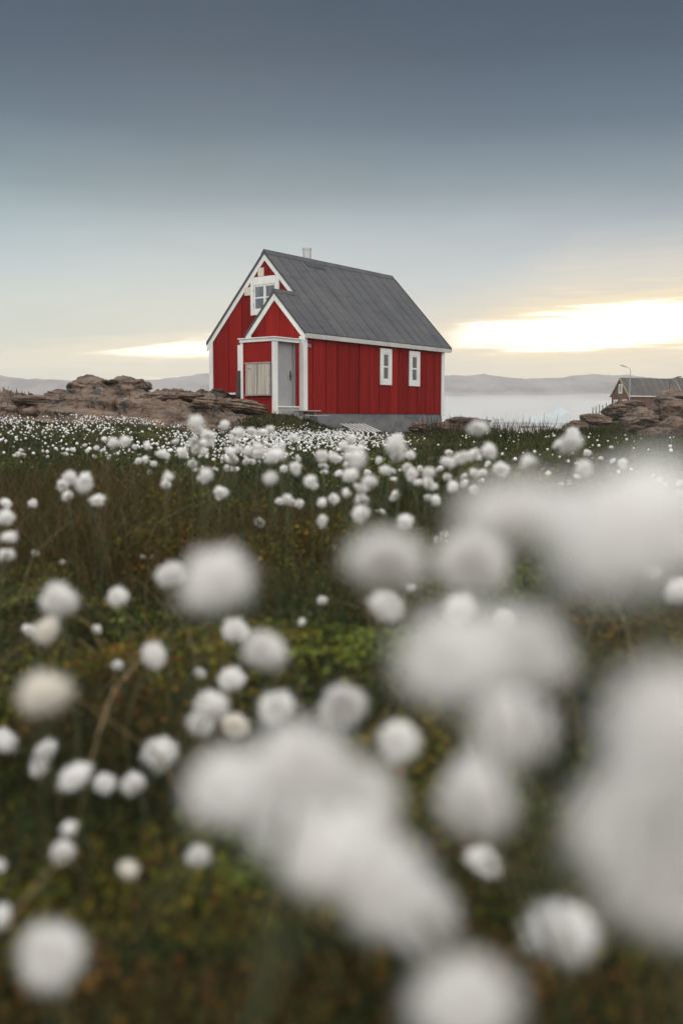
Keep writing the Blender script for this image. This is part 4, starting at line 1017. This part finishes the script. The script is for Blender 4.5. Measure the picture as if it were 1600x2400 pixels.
# tufts growing in the rock cracks and on the ridge left
n = 7000; x = -15+RG.rand(n)*13.5; y = 26.5+RG.rand(n)*7
pat = fbm(x*0.9, y*0.9, None, 3, 141); k = (pat > 0.38) & ~house_mask(x, y); x, y = x[k], y[k]; n = len(x)
zz = np.array([oh(a, b_) for a, b_ in zip(x, y)])
blades('rock_grass', x, y, 0.05+0.16*RG.rand(n), np.full(n, 0.018), 0.5, pick(n, [(OLIVE, 3), (GREEN, 2), (TAN, 3), (RUST, 2), (BROWN, 2)]), M['blade'], zz)
n = 2600; x = -14+RG.rand(n)*4.2; y = 31.5+RG.rand(n)*3.5
zz = np.array([oh(a, b_) for a, b_ in zip(x, y)])
blades('rock_grass', x, y, (0.10+0.28*RG.rand(n))*np.clip(1.3-(x+13)/3.0, 0.2, 1.3), np.full(n, 0.02), 0.3, pick(n, [(OLIVE, 3), (GREEN, 4), (BROWN, 2)]), M['blade'], zz)
# turf on the right hill hollows
n = 30000; y = 46+RG.rand(n)*50; x = y*(0.20+RG.rand(n)*0.2)
k = (fbm(x*0.10+3, y*0.07, None, 3, 151) > 0.0); x, y = x[k], y[k]; n = len(x)
blades('hill_turf', x, y, 0.25+0.3*RG.rand(n), np.full(n, 0.09), 0.5, pick(n, [(OLIVE, 3), (GREEN, 4), (BROWN, 2), (LIME, .6)])*VEG, M['blade'], gh(x, y)+0.1)

# ------------------------------------------------------------------ cotton grass
def tuft_mesh(name, seed, mat, hairs=1500, hw=0.015):
    """unit head about 1 across: silky hairs springing from the seed heart at the origin, arching up, out and down like a mop"""
    rg = np.random.RandomState(seed)
    wide, tall, droop = rg.uniform(0.88, 1.1), rg.uniform(0.80, 1.12), rg.uniform(0.15, 0.75)
    lobes = rg.normal(size=(5, 3)); lobes /= np.linalg.norm(lobes, axis=1)[:, None]; amp = rg.uniform(-0.42, 0.26, 5)
    def radius(D):
        r = 0.47*np.ones(len(D))
        for q, a in zip(lobes, amp): r = r + 0.47*a*np.exp(4.0*(D @ q - 1))
        return r*(1+0.14*fbm(D[:, 0]*2.4+seed, D[:, 1]*2.2, D[:, 2]*2.2, 3, seed))
    # soft body: dome whose underside is drawn up towards the heart
    V, F = ICO[3]; D = V.copy(); r = radius(D)*0.82
    P = D*r[:, None]; P[:, :2] *= wide; P[:, 2] *= np.where(D[:, 2] > 0, tall, droop*1.35)
    rho = np.sqrt(P[:, 0]**2+P[:, 1]**2)
    P[:, 2] += (D[:, 2] < 0)*0.42*np.exp(-(rho/0.17)**2)*(0.75)
    # hair strips in three joints
    D = rg.normal(size=(hairs, 3)); D[:, 2] = D[:, 2]*0.9+0.25; D /= np.linalg.norm(D, axis=1)[:, None]
    rr = radius(D)*(0.82+0.62*rg.rand(hairs)**4)
    def at(t, sag):
        q = D*(rr*t)[:, None]; q[:, :2] *= wide; q[:, 2] *= np.where(D[:, 2] > 0, tall, droop*1.5)
        q[:, 2] -= sag*(0.05+0.20*rg2)
        return q
    rg2 = rg.rand(hairs)
    tw = rg.normal(size=(hairs, 3))*0.075
    a, b_, c_ = at(0.55, 0), at(0.92, 0.15)+tw*0.4, at(1.12, 0.75)+tw
    side = np.cross(D, rg.normal(size=(hairs, 3))); side /= np.linalg.norm(side, axis=1)[:, None]; side *= hw
    HV = np.stack([a-side, a+side, b_-side, b_+side, c_], 1).reshape(-1, 3)
    k = len(P); A = np.concatenate([P, HV])
    i5 = np.arange(hairs)[:, None]*5+k
    T = np.concatenate([F, i5+np.array([0, 1, 3]), i5+np.array([0, 3, 2]), i5+np.array([2, 3, 4])])
    me = bpy.data.meshes.new(name)
    me.vertices.add(len(A)); me.vertices.foreach_set('co', A.astype(np.float32).ravel())
    n = len(T); me.loops.add(n*3); me.loops.foreach_set('vertex_index', T.astype(np.int32).ravel())
    me.polygons.add(n); me.polygons.foreach_set('loop_start', np.arange(0, n*3, 3, dtype=np.int32)); me.polygons.foreach_set('loop_total', np.full(n, 3, np.int32))
    me.update(calc_edges=True); me.polygons.foreach_set('use_smooth', np.ones(n, bool)); me.materials.append(mat)
    return me
TUFTS = [tuft_mesh('tuft', 200+i, M['cotton']) for i in range(12)]
CREAM = [tuft_mesh('tuft', 300+i, M['cream'], 3500, 0.009) for i in range(4)]
FINE = [tuft_mesh('tuft', 400+i, M['cotton'], 6000, 0.007) for i in range(6)]
def stem_mesh(i):
    rg = rnd(i); m = MB(); bow = rg.uniform(-0.03, 0.03); b2 = rg.uniform(-0.03, 0.03)
    m.tube([(bow*math.sin(math.pi*t)*1.0, b2*math.sin(math.pi*t), t-0.03*(1-t)) for t in (0, .25, .5, .75, 1)], [0.0017, 0.0015, 0.0013, 0.0012, 0.0013], 6)
    o = m.build('stem', M['stem'], None, 0, True); me = o.data; bpy.data.objects.remove(o); return me
STEMS = [stem_mesh(i) for i in range(6)]
rf = random.Random(11)
def cotton_grass(x, y, zrel, dia, label, group, near=False, cream=False, flat=1.0, fine=False, tipped=False):
    # the stalk of a near head leans, so its foot stands a little farther off
    ax, ay = ((0.05+0.10*rf.random())*(1 if x > 0 else -1), 0.10+0.12*rf.random()) if near else (rf.gauss(0, 0.02), rf.gauss(0, 0.02))
    zc = zrel + (-0.05 if flat < 1 else -0.02)*dia
    if not near: ax *= 0.6; ay *= 0.6
    g = float(gh(x+ax, y+ay)); h = max(0.03, zc - g)
    r = empty('cotton_grass', (x+ax, y+ay, g+CAMZ), 0, label, 'cotton grass', group); r['kind'] = 'thing'
    s = bpy.data.objects.new('stem', rf.choice(STEMS)); COL.objects.link(s); s.parent = r
    ln = math.sqrt(ax*ax+ay*ay+h*h); s.scale = (1, 1, ln)
    s.rotation_euler = Vector((-ax, -ay, h)).to_track_quat('Z', 'Y').to_euler()
    t = bpy.data.objects.new('tuft', rf.choice(CREAM if cream else FINE if fine else TUFTS)); COL.objects.link(t); t.parent = r; t.location = (-ax, -ay, h)
    # most heads nod a little, some tip their underside to the viewer
    t.rotation_mode = 'XYZ'; t.rotation_euler = (-0.80, 0.1, 0) if tipped else (rf.gauss(0.05, 0.15), rf.gauss(0, 0.2), rf.uniform(0, 6.28)) if near else (rf.gauss(-0.28, 0.36), rf.gauss(0, 0.42), rf.gauss(0, 0.6))
    k = dia*rf.uniform(0.82, 0.98)*(0.8 if tipped else 0.9 if near else 1); t.scale = (k, k*rf.uniform(0.82, 1.0), k*rf.uniform(0.78, 1.08)*flat)
    return r
def where(px, py):
    col = ('below the long rock ridge' if px < 290 else 'below the round boulders' if px < 470 else 'in front of the porch' if px < 690 else
           'in front of the long red wall' if px < 880 else 'in front of the two small windows' if px < 1060 else 'in front of the water and far hills')
    row = ('in the crowded far row' if py < 1035 else 'in the second row' if py < 1075 else 'in the third row' if py < 1125 else 'in the loose fourth row' if py < 1215 else 'in the open dark heath')
    return col, row
CREAM_HEADS = (23, 34, 39, 54)
TIPPED = (18, 19)
NEAR_G = 'large blurred cotton grass heads close to the lens'
for i, (x, y, z, d) in enumerate(FLOWERS):
    dd = math.cos(R(5.265))*y - math.sin(R(5.265))*z; px = 800+2333*x/dd
    py = 1200-2333*(math.sin(R(5.265))*y + math.cos(R(5.265))*z)/dd
    if i in NEAR_LABELS: cotton_grass(x, y, z, d, NEAR_LABELS[i], NEAR_G, i < 22, i in CREAM_HEADS, {1: 0.66, 4: 0.70, 12: 0.75}.get(i, 1.0), True, i in TIPPED)
    else:
        c_, r_ = where(px, py); sz = 'fluffy' if d > 0.034 else 'small'
        cotton_grass(x, y, z, d, '%s white head %s %s' % (sz, r_, c_), 'cotton grass %s %s' % (r_, c_))
# the far carpet of tiny heads below the rocks and house: uncountable, one mass
V1, F1 = ICO[1]
def carpet(name, n, d0, d1, dens, xl=0.45):
    y = d0+(d1-d0)*RG.rand(n); x = (RG.rand(n)*2-1)*xl*y
    k = ~outcrop_mask(x, y-0.3) & ~house_mask(x, y+0.5) & (RG.rand(n) < dens(x, y)); x, y = x[k], y[k]; n = len(x)
    s = 0.5*(0.016+0.030*RG.rand(n)**1.6)
    h = 0.10+0.15*RG.rand(n)
    z = gh(x, y)+CAMZ+h
    jit = 1+0.22*(RG.rand(n, len(V1), 1)-0.5)
    V = (V1[None]*jit*s[:, None, None]*np.array([1, 1, 0.92]) + np.stack([x, y, z], 1)[:, None, :])
    F = (F1[None]+(np.arange(n)*len(V1))[:, None, None]).reshape(-1, 3)
    o = link_mesh(name, V.reshape(-1, 3), F, M['cotton'], smooth=True); o['kind'] = 'stuff'
    st_w = 0.004
    return o
def dens1(x, y):
    a = x/y; p = fbm(x*0.55, y*0.28, None, 3, 171)
    left = sm(0.30, 0.05, np.abs(a+0.24))*sm(15.5, 19, y)*1.0
    left2 = sm(-0.35, -0.05, a)*0 + (a < 0.0)*0.30*np.clip(p+0.4, 0, 1)*sm(7, 13, y)
    cen = sm(0.14, 0.02, np.abs(a+0.035))*sm(6, 10, y)*(0.05+0.68*np.clip(p*2.0+0.35, 0, 1))*(1-sm(25, 30, y)*0.4)
    rt = (a > 0.10)*0.015
    return np.clip(left*0.8*np.clip(p*2.2+0.65, 0.06, 1)+left2+cen+rt, 0, 1)
carpet('cotton_grass_carpet', 23000, 6.0, 29.5, dens1)

# ------------------------------------------------------------------ sea fog and haze
def volume_mat(name, dens, col, aniso):
    m, t = newmat(name); p = t.new('ShaderNodeVolumePrincipled')
    p.inputs['Color'].default_value = (*col, 1); p.inputs['Density'].default_value = dens; p.inputs['Anisotropy'].default_value = aniso
    t.l.new(p.outputs[0], t.out.inputs['Volume']); return m
V, F = ICO[5]
X = V.copy(); X[:, 2] *= (1+0.35*fbm(V[:, 0]*9, V[:, 1]*2.0, None, 4, 5))
X = X*np.array([1500, 210, FOG[1]]) + np.array([0, 985, SEA+CAMZ+2]); X[:, 2] = np.maximum(X[:, 2], SEA+CAMZ+1.0)
o = link_mesh('fog_bank', X, F, volume_mat('sea_fog', FOG[0], (0.995, 0.975, 0.945), 0.0), smooth=True); tag(o, kind='stuff')
hz = MB(); hz.box(-1700, 1700, -40, 1700, -14, 92)
o = hz.build('haze', volume_mat('thin_haze', HAZE, (0.98, 0.955, 0.93), 0.0)); tag(o, kind='stuff')
